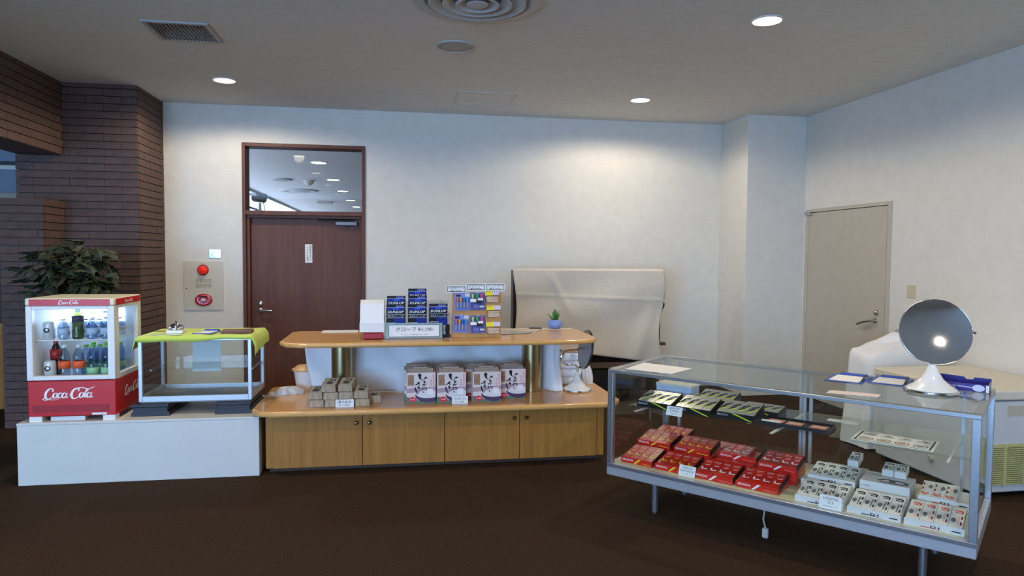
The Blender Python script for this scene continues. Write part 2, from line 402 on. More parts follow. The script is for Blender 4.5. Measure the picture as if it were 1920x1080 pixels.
MB().lathe([(.147, 0), (.145, -.008), (.134, -.012), (.131, -.006)], 40, cap=False).build('rim', pm, t, smooth=True, solid=.002)
MB().lathe([(.133, -.006), (.08, -.012), (.001, -.014)], 40, cap=False).build('grille_mesh', mat('speaker_mesh', (176, 172, 164), .7, noise=.12, nscale=300), t, smooth=True)
t = thing('access_hatch', 'square access hatch outlined by a thin frame in the ceiling', 'hatch', (.87, 6.92, CEIL))
MB().box(-.27, .27, -.25, .25, -.002, 0).build('panel', ceilm, t)
f = MB()
for q in ((-.29, -.27, -.27, .27), (.27, .29, -.27, .27), (-.27, .27, -.27, -.25), (-.27, .27, .25, .27)): f.box(*q, -.006, 0)
f.build('frame', mat('hatch_frame', (204, 200, 192), .6), t)
t = thing('air_vent', 'rectangular ceiling air vent with many dark narrow blades', 'vent', (-1.47, 5.26, CEIL))
f = MB()
for q in ((-.215, -.185, -.215, .215), (.185, .215, -.215, .215), (-.185, .185, -.215, -.185), (-.185, .185, .185, .215)): f.box(*q, -.012, 0)
f.build('frame', mat('vent_frame', (170, 168, 164), .5), t, bevel=.002)
duct(t, .185, 0, 0)
me = MB().box(-.0045, .0045, -.184, .184, -.0115, -.0025).mesh('slat', mat('vent_blade', (128, 118, 110), .5))
for k in range(15): share('slat', me, t, (-.172+k*.0246, 0, 0), (0, 0, 0))
# far-room fittings
t = thing('air_diffuser', 'flat round air diffuser on the ceiling seen through the door transom', 'air diffuser', (-2.36, 17.8, CEIL))
MB().lathe([(.46, 0), (.45, -.03), (.36, -.04), (.30, -.015), (.2, -.045), (.001, -.05)], 36, cap=False).build('cone_ring', pm, t, smooth=True)
t = thing('ceiling_speaker', 'round ceiling speaker seen through the door transom', 'speaker', (-2.35, 15.2, CEIL))
MB().lathe([(.21, 0), (.2, -.03), (.001, -.035)], 32, cap=False).build('grille_mesh', MATS['speaker_mesh'], t, smooth=True)
t = thing('smoke_detector', 'small round smoke detector on the ceiling seen through the door transom', 'detector', (-1.83, 15.35, CEIL))
MB().lathe([(.11, 0), (.11, -.05), (.07, -.075), (.06, -.10), (.001, -.11)], 24, cap=False).build('housing', ivory, t, smooth=True)
t = thing('exit_fitting', 'thin rectangular ceiling fitting seen through the door transom', 'fitting', (-2.1, 21.5, CEIL))
box('housing', -.22, .22, -.1, .1, -.06, 0, pm, t, bevel=.01)
# CCTV camera on the transom side of the far room
t = thing('security_camera', 'silver bullet security camera on a white stalk seen through the door transom', 'camera', (-1.66, 9.0, 1.965))
MB().tube([(0, 0, 0), (0, 0, .20), (.005, 0, .24)], [.028, .022, .018], 12).build('stalk', white, t, smooth=True)
MB().lathe([(.001, -.13), (.05, -.13), (.056, -.12), (.056, .10), (.05, .105), (.001, .105)], 24, (0, 0, .30), 'y').build('housing', alum, t, smooth=True)
MB().lathe([(.001, -.134), (.046, -.134), (.046, -.129), (.001, -.129)], 24, (0, 0, .30), 'y').build('lens_window', black, t)
MB().prism([(-.062, .33), (.062, .33), (.05, .372), (-.05, .372)], .26, 'y', -.16).build('sun_shield', alum, t)
MB().tube([(.02, .02, .0), (.06, .03, .12), (.03, .05, .26)], .006, 6).build('cable', black, t)
t.rotation_euler = (0, 0, radians(-24)); t.scale = (.85, .85, .85)
box('bracket_post', -.03, .03, -.03, .03, -2.31, 0, white, t)

# ------------------------------------------------------------ doors
d1 = struct(thing('door_1', 'brown wooden door with a glazed transom light above', 'door', (0, YW, 0)))
del d1['category']
X0, X1 = -1.605, -.33
f = MB(); FW = .035
f.box(X0, X0+FW, -.02, .20, 0, 2.71); f.box(X1-FW, X1, -.02, .20, 0, 2.71); f.box(X0+FW, X1-FW, -.02, .20, 2.675, 2.71)
f.build('frame', brown, d1, bevel=.003)
f = MB(); f.box(X0+FW, X1-FW, -.015, .19, 1.955, 2.0); f.box(X0+FW, X1-FW, .03, .19, 1.925, 1.955)
f.box(X0+FW, X0+FW+.03, .03, .16, 0, 1.925); f.box(X1-FW-.015, X1-FW, .03, .16, 0, 1.925)
f.build('transom_bar', brown, d1, bevel=.002)
box('transom_pane', X0+FW+.002, X1-FW-.002, .150, .156, 2.002, 2.672, gl, d1)
lf = box('door_leaf', X0+FW+.032, X1-FW-.017, .09, .13, .01, 1.923, brown, d1, bevel=.002)
MB().lathe([(.024, 0), (.024, -.012), (.018, -.016)], 20, (-1.445, .089, .93), 'y').build('rosette', steel, lf)
MB().tube([(-1.445, .089, .93), (-1.445, .035, .93), (-1.43, .03, .93), (-1.32, .03, .926)], .011, 10).build('handle', steel, lf, smooth=True)
MB().lathe([(.024, 0), (.022, -.012), (.012, -.018), (.001, -.018)], 20, (-1.445, .089, 1.004), 'y').build('lock_cylinder', steel, lf)
dc = box('door_closer', -.65, -.42, .03, .088, 1.855, 1.895, mat('closer_grey', (116, 118, 124), .45, .3), lf, bevel=.006)
f = MB(); f.tube([(-.53, .05, 1.897), (-.53, .05, 1.908)], .016, 12); f.tube([(-.53, .05, 1.908), (-.84, .03, 1.915)], .011, 6); f.tube([(-.84, .03, 1.915), (-.45, .07, 1.915)], .009, 6)
f.build('closer_arm', black, lf)
MB().lathe([(.02, 0), (.018, -.012), (.001, -.012)], 14, (-.53, .05, 1.855)).build('closer_spindle', black, lf)
nt = box('notice', -.978, -.902, .086, .089, 1.445, 1.646, paper, lf)
for s_, x in (('関係者以外の', -.922), ('立入りを禁ず', -.952)):
    text('\n'.join(s_), ink, nt, (x, .0855, 1.535 if s_[0] == '立' else 1.55), w=.022, h=.165, line=.9)

d2 = struct(thing('door_2', 'beige steel service door with lever handle in the side wall', 'door', (XR, 0, 0)))
del d2['category']
A0, A1 = 5.72, 7.07
f = MB(); f.box(-.012, .078, A0, A0+.045, 0, 2.07); f.box(-.012, .078, A1-.06, A1, 0, 2.07); f.box(-.012, .078, A0+.045, A1-.06, 2.035, 2.07)
f.build('frame', mat('pale_frame', (190, 182, 166), .5), d2, bevel=.002)
lf = box('door_leaf', -.010, .034, A0+.051, A1-.066, .008, 2.028, beige, d2)
MB().lathe([(.027, 0), (.025, -.012), (.001, -.012)], 20, (-.011, 5.888, .951), 'x').build('rosette', steel, lf)
MB().tube([(-.011, 5.888, .951), (-.06, 5.888, .951), (-.068, 5.91, .95), (-.068, 6.0, .93), (-.068, 6.07, .905)], [.011, .011, .012, .013, .014], 10).build('handle', steel, lf, smooth=True)
MB().lathe([(.026, 0), (.024, -.018), (.012, -.026), (.001, -.026)], 20, (-.011, 5.872, 1.026), 'x').build('lock_cylinder', steel, lf)
MB().box(-.035, -.012, 6.94, 7.06, 2.005, 2.045).build('hinge', chrome, d2, bevel=.006)

# ------------------------------------------------------------ wall fittings
t = thing('fire_alarm_panel', 'ivory wall panel with red alarm lamp, bell slots and red call button', 'alarm panel', (-2.0, YW, 1.2))
f = MB(); sc = [-.075+k*.0133 for k in range(12)]; xl, xr_ = sc[0]-.0035, sc[-1]+.0035
for q in ((-.196, xl, -.258, .255), (xr_, .196, -.258, .255), (xl, xr_, .069, .255), (xl, xr_, -.258, -.029), (xl, xr_, .013, .027)): f.box(q[0], q[1], -.012, 0, q[2], q[3])
for a, b in zip(sc, sc[1:]):
    for z0_, z1_ in ((-.029, .013), (.027, .069)): f.box(a+.0035, b-.0035, -.012, 0, z0_, z1_)
f.build('plate', ivory, t)
MB().lathe([(.058, -.012), (.056, -.022), (.045, -.026)], 28, ax='y', c=(-.005, 0, .166)).build('lamp_ring', mat('alarm_red_rim', (150, 26, 24), .4), t)
MB().lathe([(.046, -.02), (.043, -.042), (.028, -.058), (.001, -.064)], 28, ax='y', c=(-.005, 0, .166), cap=False).build('alarm_lamp', mat('alarm_red', (225, 40, 24), .2, coat=.5, emit=.35), t, smooth=True)
c = MB().lathe([(.088, -.012), (.086, -.024), (.074, -.03), (.05, -.026), (.001, -.024)], 36, ax='y', c=(0, 0, 0), cap=False).build('call_button', mat('call_red', (190, 32, 30), .25, coat=.6), t, smooth=True)
c.location = (-.002, 0, -.15); c.scale = (1, 1, .75)
MB().lathe([(.026, -.026), (.024, -.034), (.001, -.036)], 24, ax='y').build('push_disc', mat('pale_disc', (196, 200, 214), .3), c)
MB().box(-.045, .04, -.033, -.028, .044, .058).build('call_plate', ink, c)
MB().lathe([(.006, -.014), (.004, -.016)], 10, ax='y', c=(-.172, 0, -.03)).build('screw', ink, t)
t = thing('wall_plate', 'shiny chrome square plate on the wall above the fire alarm panel', 'wall plate', (-1.885, YW, 1.538))
box('plate', -.060, .060, -.008, 0, -.048, .048, mat('chrome_plate', (170, 186, 192), .22, .85), t, bevel=.004)
MB().lathe([(.028, -.008), (.026, -.013), (.001, -.014)], 20, ax='y', c=(-.01, 0, -.008)).build('cover', steel, t)
t = thing('light_switch', 'cream light switch plate on the wall beside the beige door', 'light switch', (XR, 5.445, 1.25))
box('plate', -.008, 0, -.052, .052, -.058, .058, mat('cream_plastic', (204, 194, 160), .4), t, bevel=.004)
box('rocker', -.013, -.008, -.016, .016, -.018, .018, MATS['cream_plastic'], t, bevel=.002)

# ------------------------------------------------------------ white plinth
ZP = .417
t = thing('plinth', 'long low white plinth carrying the drinks fridge and small glass case', 'plinth', (-1.70, 5.36, 0))
box('body', -.76, .762, -.382, .37, .0, ZP-.016, whitep, t, bevel=.003)
box('top_board', -.762, .764, -.384, .372, ZP-.016, ZP, whitep, t, bevel=.003)

# ------------------------------------------------------------ drinks fridge
FX0, FX1, FY0, FY1 = -2.402, -1.862, 5.0, 5.49
logo = script_logo()
t = thing('drinks_fridge', 'red and white countertop drinks fridge with glass door and lit interior', 'fridge', ((FX0+FX1)/2, FY0, ZP))
hw = (FX1-FX0)/2; D = FY1-FY0; Z = lambda z: z-ZP
me = MB().box(-.038, .038, -.035, .035, 0, .036).mesh('foot', white)
for sx in (-1, 1):
    for y in (.04, D-.05): share('foot', me, t, (sx*(hw-.045), y, 0))
box('drip_tray', -.14, .07, .02, .2, .002, .030, mat('tray_white', (212, 212, 208), .4), t)
lb = box('machine_housing', -hw, hw, .004, D, Z(.452), Z(.69), red, t, bevel=.006)
l_ = share('logo_lettering', logo, lb, (-.02, .0025, Z(.605)), (pi/2, 0, 0), (.325, .37, 1)); 
l_ = share('logo_lettering', logo, lb, (hw+.0015, .30, Z(.59)), (pi/2, 0, pi/2), (.30, .34, 1))
vg = box('vent_grille', -hw+.03, hw-.045, .0015, .0045, Z(.482), Z(.527), redd, lb)
me = MB().box(-.225, .225, 0, .002, -.0015, .0015).mesh('slat', red)
for k in range(6): share('slat', me, lb, (-.008, -.0005, Z(.4865+k*.0072)))
box('rating_sticker', .12, .212, .0025, .0042, Z(.457), Z(.471), paper, lb)
bk = MB(); bk.box(-hw, hw, D-.03, D, Z(.69), Z(1.19)); bk.box(-hw, -hw+.028, .05, D-.03, Z(.69), Z(1.19)); bk.build('liner', mat('fridge_liner', (222, 222, 218), .5), t)
box('inner_floor', -hw+.028, hw-.02, .05, D-.03, Z(.69), Z(.702), white, t)
sf = MB(); sf.box(hw-.03, hw, .05, .085, Z(.69), Z(1.19)); sf.box(hw-.03, hw, D-.065, D-.03, Z(.69), Z(1.19)); sf.box(hw-.03, hw, .085, D-.065, Z(.69), Z(.725)); sf.box(hw-.03, hw, .085, D-.065, Z(1.17), Z(1.19))
sf.build('side_frame', white, t, bevel=.003); box('side_pane', hw-.02, hw-.014, .085, D-.065, Z(.725), Z(1.17), gl, t)
dr = MB(); y0, y1 = 0, .045
dr.box(-hw, -hw+.038, y0, y1, Z(.695), Z(1.188)); dr.box(hw-.045, hw, y0, y1, Z(.695), Z(1.188)); dr.box(-hw+.038, hw-.045, y0, y1, Z(.695), Z(.722)); dr.box(-hw+.038, hw-.045, y0, y1, Z(1.166), Z(1.188))
do = dr.build('glass_door', white, t, bevel=.004); box('door_pane', -hw+.038, hw-.045, .018, .024, Z(.722), Z(1.166), gl, do)
tp = box('top_panel', -hw-.002, hw+.002, -.002, D+.002, Z(1.19), Z(1.24), mat('cream_top', (226, 218, 190), .4), t, bevel=.01, seg=3)
sg = box('sign_strip', -hw+.024, hw-.024, -.0045, .0, Z(1.193), Z(1.234), red, tp); share('logo_lettering', logo, sg, (-.005, -.0052, Z(1.214)), (pi/2, 0, 0), (.135, .135, 1))
sg = box('sign_strip', hw+.0, hw+.0045, .03, D-.02, Z(1.193), Z(1.234), red, tp); share('logo_lettering', logo, sg, (hw+.0052, .25, Z(1.213)), (pi/2, 0, pi/2), (.15, .11, 1))
wsh = MB()
for k in range(13): wsh.tube([(-hw+.03+k*.0395, .07, Z(.952)), (-hw+.03+k*.0395, D-.04, Z(.952))], .002, 6)
wsh.tube([(-hw+.03, .07, Z(.952)), (hw-.035, .07, Z(.952))], .0045, 8); wsh.tube([(-hw+.03, D-.04, Z(.952)), (hw-.035, D-.04, Z(.952))], .004, 8)
wsh.build('wire_shelf', white, t)
box('lamp_cover', -hw+.032, hw-.1, D-.034, D-.030, Z(1.045), Z(1.140), emis('fridge_lamp_light', (178, 206, 255), 16), t)

clear = glass('bottle_plastic', (206, 218, 234), 1.6, .06)
def bottle(x, y, z, body, lab, cap, label, r=.036, h=.21, lz=(.055, .105), drink=None, group='drinks in the fridge'):
    b = thing('drink_bottle', label, 'bottle', (x, y, z), 0, group)
    MB().lathe([(r*.8, 0), (r, .008), (r, h*.28), (r*.93, h*.33), (r*.93, h*.5), (r, h*.55), (r*.96, h*.66), (r*.6, h*.84), (r*.38, h*.9), (r*.38, h*.93)], 20).build('bottle_body', body, b, smooth=True)
    MB().lathe([(r*1.015, lz[0]), (r*1.015, lz[1])], 20, cap=False).build('paper_label', lab, b, smooth=True, solid=.001)
    MB().lathe([(r*.44, h*.925), (r*.44, h), (r*.40, h*1.005)], 16).build('screw_cap', cap, b, smooth=True)
    return b
orangel = mat('orange_label', (238, 92, 44), .5); greencap = mat('green_cap', (120, 190, 40), .4); greenl = mat('green_label', (150, 200, 150), .5)
waterl = mat('pale_label', (190, 204, 226), .5); colal = mat('cola_label', (176, 22, 26), .4); darkl = mat('dark_label', (34, 34, 70), .4); coladk = mat('cola_dark', (40, 14, 12), .12)
tea = glass('tea_plastic', (150, 160, 110), 1.4, .04)
def pack(x, y, z, h, label):
    b = thing('drink_can', label, 'can', (x, y, z), 0, 'drinks in the fridge')
    MB().lathe([(.032, 0), (.036, .006), (.036, h-.012), (.030, h), (.026, h-.003), (.001, h-.003)], 20).build('can_body', mat('can_silver', (212, 212, 214), .3, .2), b, smooth=True)
    MB().lathe([(.018, -.0375), (.018, -.0365)], 18, (0, 0, h*.55), 'y').build('round_emblem', ink, b)
    MB().lathe([(.010, -.0382), (.010, -.0373)], 14, (.002, 0, h*.57), 'y').build('emblem_centre', paper, b)
    return b
xs = [-2.315, -2.225, -2.135, -2.047, -1.958]
zb, ztp = .7025, .957
pack(xs[0], 5.12, zb, .105, 'silver can with round black emblem on the fridge floor')
pack(xs[0], 5.12, ztp, .115, 'silver can with round black emblem on the wire shelf')
bottle(xs[0], 5.21, zb, coladk, colal, red, 'dark cola bottle with red label in the fridge', h=.235, lz=(.11, .175))
bottle(xs[1], 5.12, zb, clear, orangel, white, 'clear bottle with orange label and white cap beside the cans')
bottle(xs[2], 5.12, zb, clear, orangel, white, 'clear bottle with orange label and white cap beside the green capped bottles')
bottle(xs[3], 5.12, zb, clear, greenl, greencap, 'clear bottle with green cap beside the orange labels', lz=(.012, .06))
bottle(xs[4], 5.12, zb, clear, greenl, greencap, 'clear bottle with green cap next to the side window', lz=(.012, .06))
for k, x in ((1, xs[1]), (3, xs[3]), (4, xs[4])):
    bottle(x, 5.12, ztp, clear, waterl, white, 'clear water bottle on the wire shelf '+{1: 'beside the silver can', 3: 'beside the dark labelled tea bottle', 4: 'next to the side window'}[k], h=.19 if k == 4 else .135, lz=(.03, .075))
bottle(xs[2], 5.12, ztp, tea, darkl, black, 'tea bottle with dark neck label on the wire shelf', h=.20, lz=(.115, .155))
for z in (zb, ztp):
    for y in (5.24, 5.36):
        for x in (xs[2], xs[3], xs[4]):
            bottle(x, y, z, clear, greenl if z < .8 else waterl, greencap if z < .8 else white, 'clear bottle, %s on the fridge %s, %s' % ('second row' if y < 5.3 else 'rearmost row', 'floor' if z < .8 else 'shelf', {xs[2]: 'in the middle', xs[3]: 'beside the middle file', xs[4]: 'by the side window'}[x]), h=.20 if z < .8 else .125, lz=(.03, .07), group='rear rows of bottles in the fridge')

# ------------------------------------------------------------ artificial plant behind the fridge
t = thing('artificial_plant', 'bushy dark green leafy plant in a pot behind the drinks fridge', 'plant', (-2.60, 6.12, 0))
MB().lathe([(.14, 0), (.18, .30), (.19, .31), (.17, .31), (.15, .27)], 24).build('pot', mat('pot_dark', (50, 46, 44), .5), t, smooth=True)
tr = MB(); random.seed(11)
tr.tube([(0, 0, .25), (.03, .01, .7), (-.02, 0, 1.1), (.02, 0, 1.4), (.03, 0, 1.6)], [.02, .018, .015, .012, .006], 8)
for k in range(7):
    a = k*.95; tr.tube([(0, 0, 1.2+.04*k), (.14*cos(a), .12*sin(a), 1.34+.04*k), (.28*cos(a), .2*sin(a), 1.32+.04*k)], [.008, .006, .003], 6)
tr.build('stem', mat('stem_brown', (96, 70, 50), .8), t, smooth=True)
leafm = mat('leaf_green', (60, 66, 42), .65, rnd=.4, noise=.2, nscale=10)
lm = MB(); outline = [(-.0, 0), (.018, .02), (.030, .045), (.020, .055), (.026, .075), (.010, .082), (0, .115)]
L_ = [(x, y, .006*sin(y*30)-abs(x)*.25) for x, y in outline]; R2 = [(-x, y, z) for x, y, z in L_]
for i in range(len(L_)-1):
    c0 = (0, L_[i][1], L_[i][2]+abs(L_[i][0])*.25+.003); c1 = (0, L_[i+1][1], L_[i+1][2]+abs(L_[i+1][0])*.25+.003)
    lm.poly([c0, L_[i], L_[i+1], c1]); lm.poly([c0, c1, R2[i+1], R2[i]])
bmesh.ops.remove_doubles(lm.bm, verts=lm.bm.verts[:], dist=1e-5)
leaf = lm.mesh('leaf', leafm)
blobs = [(-.22, 0, 1.42, .18, .16), (-.10, .0, 1.50, .16, .15), (.16, .02, 1.55, .17, .13), (.24, 0, 1.40, .15, .15), (.02, 0, 1.32, .22, .16), (-.15, 0, 1.24, .18, .13), (.18, 0, 1.25, .15, .12)]
for k in range(300):
    b = blobs[k % 7]; a, e = random.uniform(0, 2*pi), random.uniform(-1, 1); r = random.uniform(.55, 1)
    p = (.80*b[0]+.85*b[3]*r*cos(a)*math.sqrt(1-e*e), b[1]+.17*r*sin(a)*math.sqrt(1-e*e), b[2]+b[4]*r*e)
    s_ = random.uniform(1.05, 1.6)
    share('leaf', leaf, t, p, (random.uniform(-1.1, .2), random.uniform(-.6, .6), a-pi/2+random.uniform(-.8, .8)), (s_, s_, s_))

# ------------------------------------------------------------ small glass display case
t = thing('display_case', 'small aluminium framed glass display case on two black stepped feet', 'display case', (-1.383, 5.11, ZP))
hw, D = .373, .49; zb, zt = .093, .536
for x in (-.29, .255):
    f = MB(); f.prism([(-.125, 0), (.125, 0), (.125, .022), (.108, .040), (.112, .045), (.112, .062), (-.112, .062), (-.112, .045), (-.108, .040), (-.125, .022)], .46, 'y', -.03)
    f.box(-.118, .118, -.03, .43, .0625, .085); fo = f.build('stepped_foot', blackp, t, bevel=.003); fo.location.x = x
box('base_board', -hw+.01, hw-.01, .01, D, .085, zb+.006, mat('grey_board', (120, 118, 112), .5), t)
fr_ = MB(); p = .024
for x in (-hw, hw-p):
    fr_.box(x, x+p, 0, p, zb, zt); fr_.box(x, x+p, D-p, D, zb, zt); fr_.box(x, x+p, p, D-p, zb, zb+.038); fr_.box(x, x+p, p, D-p, zt-.02, zt)
for y in (0, D-p): fr_.box(-hw+p, hw-p, y, y+p, zb, zb+.038); fr_.box(-hw+p, hw-p, y, y+p, zt-.02, zt)
fr_.build('frame', alum, t, bevel=.002)
for nm, q in (('front_pane', (-hw+p, hw-p, .009, .014, zb+.038, zt-.02)), ('back_pane', (-hw+p, hw-p, D-.015, D-.010, zb+.038, zt-.02)), ('side_pane', (-hw+.009, -hw+.014, p, D-p, zb+.038, zt-.02)), ('side_pane', (hw-.014, hw-.009, p, D-p, zb+.038, zt-.02)), ('top_pane', (-hw+.003, hw-.003, .003, D-.003, zt, zt+.006))): box(nm, *q, gl, t)
box('glass_shelf', -hw+.03, hw-.03, .16, D-.02, zb+.20, zb+.206, gl2, t)
for x in (-hw+.022, hw-.034):
    box('shelf_support', x, x+.012, .16, D-.02, zb+.190, zb+.1995, alum, t)
tag(box('paper_sheet', -1.53, -1.325, 5.11+D-.020, 5.11+D-.017, ZP+.225, ZP+.50, paper), 'pale sheet of paper standing inside the small glass case', 'sheet')
# lime cloth over it
ZC = ZP+zt+.006
def cl(u, v):
    # u across (left flap - top - right flap), v front to back
    W_ = .380; fl_, fr2 = .085, .125; tot = fl_+2*W_+fr2; s = u*tot
    wob = .008*sin(s*22)+.004*sin(v*15)
    y = -.022 + v*(D+.03)
    if s < fl_: k = fl_-s; x, z = -W_-.020*sin(min(1, k/fl_)*1.5), -k*(.55+.45*(1-v)) + .0
    elif s < fl_+2*W_: x, z = -W_+(s-fl_), .006+.003*sin(s*31)*sin(v*9)
    else: k = s-fl_-2*W_; x, z = W_+.024*sin(min(1, k/.06)*1.2)+.004*sin(v*14), -k*(1.0-.25*v)
    if v < .001: z -= .030+.010*sin(s*5.5)+.004*sin(s*17) if fl_ <= s <= fl_+2*W_ else .02; y += .004
    elif v < .06: z -= .004; y = -.024
    return (-1.383+x, 5.11+y+wob*.3, ZC+.003+z)
tag(MB().grid(cl, 60, 20).build('lime_cloth', lime, None, solid=.003, smooth='all'), 'lime green cloth draped over the small glass case', 'cloth')
ZC += .013
t = thing('service_bell', 'chrome dome service bell on a white box on the lime cloth', 'bell', (-1.555, 5.28, ZC))
box('white_base', -.055, .055, -.05, .05, 0, .022, paper, t, bevel=.002)
MB().lathe([(.05, .023), (.052, .030), (.046, .050), (.03, .064), (.012, .070), (.001, .070)], 28).build('dome', chrome, t, smooth=True)
MB().lathe([(.008, .069), (.009, .082), (.001, .085)], 12).build('plunger', chrome, t)
tag(box('clear_card', -1.68, -1.49, 5.13, 5.19, ZC, ZC+.003, mat('pale_card', (196, 206, 150), .3)), 'clear plastic card lying on the lime cloth in front of the bell', 'card')
tag(box('paper_slip', -1.73, -1.63, 5.36, 5.42, ZC, ZC+.003, mat('kraft_slip', (150, 130, 84), .7)), 'brown paper slip on the lime cloth behind the bell', 'slip')
def clipboard(label, loc, rz, pen=None, s=1):
    t = thing('clipboard', label, 'clipboard', loc, rz, 'blue clipboards'); bl = mat('clip_blue', (44, 80, 160), .4)
    box('board', -.07*s, .07*s, -.10*s, .10*s, 0, .004, bl, t, bevel=.002); box('paper_sheet', -.055*s, .055*s, -.088*s, .06*s, .0042, .0055, paper, t)
    box('clamp', -.05*s, .05*s, .06*s, .088*s, .0042, .016, bl, t, bevel=.004); box('clamp_bar', -.052*s, .052*s, .084*s, .096*s, .0042, .014, black, t, bevel=.003)
    if pen: MB().tube([(.062*s, -.06*s, .011), (.05*s, .05*s, .011)], .005, 8).build('pen', black, t)
    return t
clipboard('blue clipboard with white paper on the lime cloth', (-1.345, 5.29, ZC), radians(-8))
t = thing('menu_folder', 'brown leather folder lying on the lime cloth', 'folder', (-1.135, 5.27, ZC), radians(6))
fm = mat('brown_leather', (104, 48, 30), .4)
box('cover', -.105, .105, -.08, .09, 0, .006, fm, t, bevel=.002); box('pages', -.10, .10, -.075, .085, .0062, .010, mat('page_edge', (150, 110, 80), .7), t); box('cover', -.105, .105, -.08, .09, .0102, .017, fm, t, bevel=.002)

# ------------------------------------------------------------ oak counter
ZL, ZU = .472, .945
t = thing('display_counter', 'two tier oak display counter with four cabinet doors and brass columns', 'counter', (.34, 5.33, 0))
cx, cy = .34, 5.33
box('toe_kick', -.905-cx+.02, 1.555-cx-.02, 5.06-cy, 5.72-cy, 0, .03, mat('kick_brown', (66, 48, 34), .7), t)
box('carcass', -.905-cx, 1.56-cx, 5.032-cy, 5.74-cy, .03, ZL-.041, oak, t, bevel=.004)
dw = [(-.848, -.238), (-.236, .349), (.351, .905), (.907, 1.498)]
for i, (a, b) in enumerate(dw):
    d_ = box('cabinet_door', a-cx+.0015, b-cx-.0015, 5.010-cy, 5.031-cy, .034, ZL-.046, oak, t, bevel=.002)
    kx = b-cx-.045 if i % 2 == 0 else a-cx+.045
    MB().lathe([(.010, 0), (.006, -.008), (.007, -.012), (.014, -.018), (.015, -.024), (.010, -.030), (.001, -.031)], 18, (kx, 5.010-cy, .345), 'y').build('knob', brass, d_, smooth=True)
def top_outline(x0, x1, y0, y1, ch, chy, cb=.02):
    return [(x0+ch, y0), (x1-ch, y0), (x1-ch*.35, y0+chy*.30), (x1, y0+chy), (x1, y1-cb), (x1-cb, y1), (x0+cb, y1), (x0, y1-cb), (x0, y0+chy), (x0+ch*.35, y0+chy*.30)]
MB().prism([(x-cx, y-cy) for x, y in top_outline(-.985, 1.662, 4.84, 5.80, .16, .13, .05)], .04, 'z', ZL-.04).build('lower_top', [oaktop], t, bevel=.015, seg=4, smooth=True)
MB().prism([(x-cx, y-cy) for x, y in top_outline(-.79, 1.464, 4.785, 5.56, .15, .15, .05)], .034, 'z', ZU-.034).build('upper_top', [oaktop], t, bevel=.014, seg=4, smooth=True)
for x in (-.405, 1.06):
    MB().lathe([(.078, ZL), (.078, ZU-.034)], 40, (x-cx, 5.36-cy, 0)).build('brass_column', brass, t, smooth=True)
    
# white sheet hung under the upper top
def sheet(u, v):
    x = -.70 + u*2.0; z0 = ZU-.042
    x += .075*(v**2)*max(0, 1-u*6)
    zbot = ZL+.004
    z = z0 + (zbot-z0)*v
    y = 5.50 + .022*sin(u*19+v*4.5) + .014*sin(u*41+1.3-v*6) + .02*sin(6*(u+v*.6)) - .05*v*v*(1 if u > .35 else .4)
    if u > .925: y -= .13*min(1, (u-.925)/.03) - .012*sin(u*160)
    return (x, y, z)
tag(MB().grid(sheet, 90, 14).build('white_sheet', sheetm, None, solid=.003, smooth='all'), 'white cotton sheet hanging below the upper counter top', 'sheet')

def sweet_box(x, y, z, rz, label, gp='boxed sweets in bark pattern wrapping', lean=0):
    t = thing('sweets_box', label, 'box', (x, y, z), rz, gp)
    box('wrapped_box', -.05, .05, -.075, .075, 0, .048, mat('bark_wrap', (178, 156, 128), .7, noise=.4, nscale=60, stretch=(1, 1, .15)), t, bevel=.002)
    t.rotation_euler = (lean, 0, rz)
    lb = box('top_label', -.040, .044, -.066, .068, .0481, .0489, mat('label_cream', (214, 202, 178), .6), t)
    text('栗', ink, lb, (0, -.022, .0493), (0, 0, 0), w=.055, h=.052, bold=.02)
    text('納', ink, lb, (0.008, .035, .0493), (0, 0, 0), w=.05, h=.05, bold=.02)
    return t
y0 = 5.035
sx_ = [(-.553), (-.447), (-.343), (-.238)]
for i, x in enumerate(sx_):
    sweet_box(x, y0, ZL+.001, radians(2), ['bark patterned sweets box at the bottom outer end of the stack', 'bark patterned sweets box at the bottom under the tallest outer pile', 'bark patterned sweets box at the bottom behind the price card', 'bark patterned sweets box at the bottom beside the udon cartons'][i])
    sweet_box(x-.004, y0+.01, ZL+.051+(.015 if i in (0, 3) else 0), radians(-3), lean=.17 if i in (0, 3) else 0, label= ['bark patterned sweets box on the second layer at the outer end of the stack', 'bark patterned sweets box on the second layer of the tallest outer pile', 'bark patterned sweets box on the second layer above the price card', 'bark patterned sweets box on the second layer beside the udon cartons'][i])
sweet_box(sx_[1]-.012, y0+.012, ZL+.118, radians(-8), 'topmost bark patterned sweets box nearer the small glass case', lean=.20)
sweet_box(sx_[2]-.002, y0+.014, ZL+.118, radians(-8), 'topmost bark patterned sweets box nearer the udon cartons', lean=.20)
sweet_box(-.16, y0+.10, ZL+.001, 0, 'bark patterned sweets box lying behind the end of the stack')
sweet_box(-.56, y0+.19, ZL+.001, 0, 'bark patterned sweets box behind the stack against the column')
def price_card(label, loc, rz, w, h, lines, tilt=-.2, frame=False, tm=ink):
    t = thing('price_card', label, 'price card', loc, rz, 'printed price cards')
    p = box('card', -w/2, w/2, 0, .0015, 0, h, paper, t)
    if frame:
        f = MB(); e = .006
        for q in ((-w/2+e, w/2-e, e, e+.004), (-w/2+e, w/2-e, h-e-.004, h-e), (-w/2+e, -w/2+e+.004, e, h-e), (w/2-e-.004, w/2-e, e, h-e)): f.box(q[0], q[1], -.0006, 0, q[2], q[3])
        f.build('printed_border', ink, t)
    for s_, zz, ww, hh in lines: text(s_, tm, t, (0, -.0008, zz*h), w=ww*w, h=hh*h)
    t.rotation_euler = (tilt, 0, rz); return t
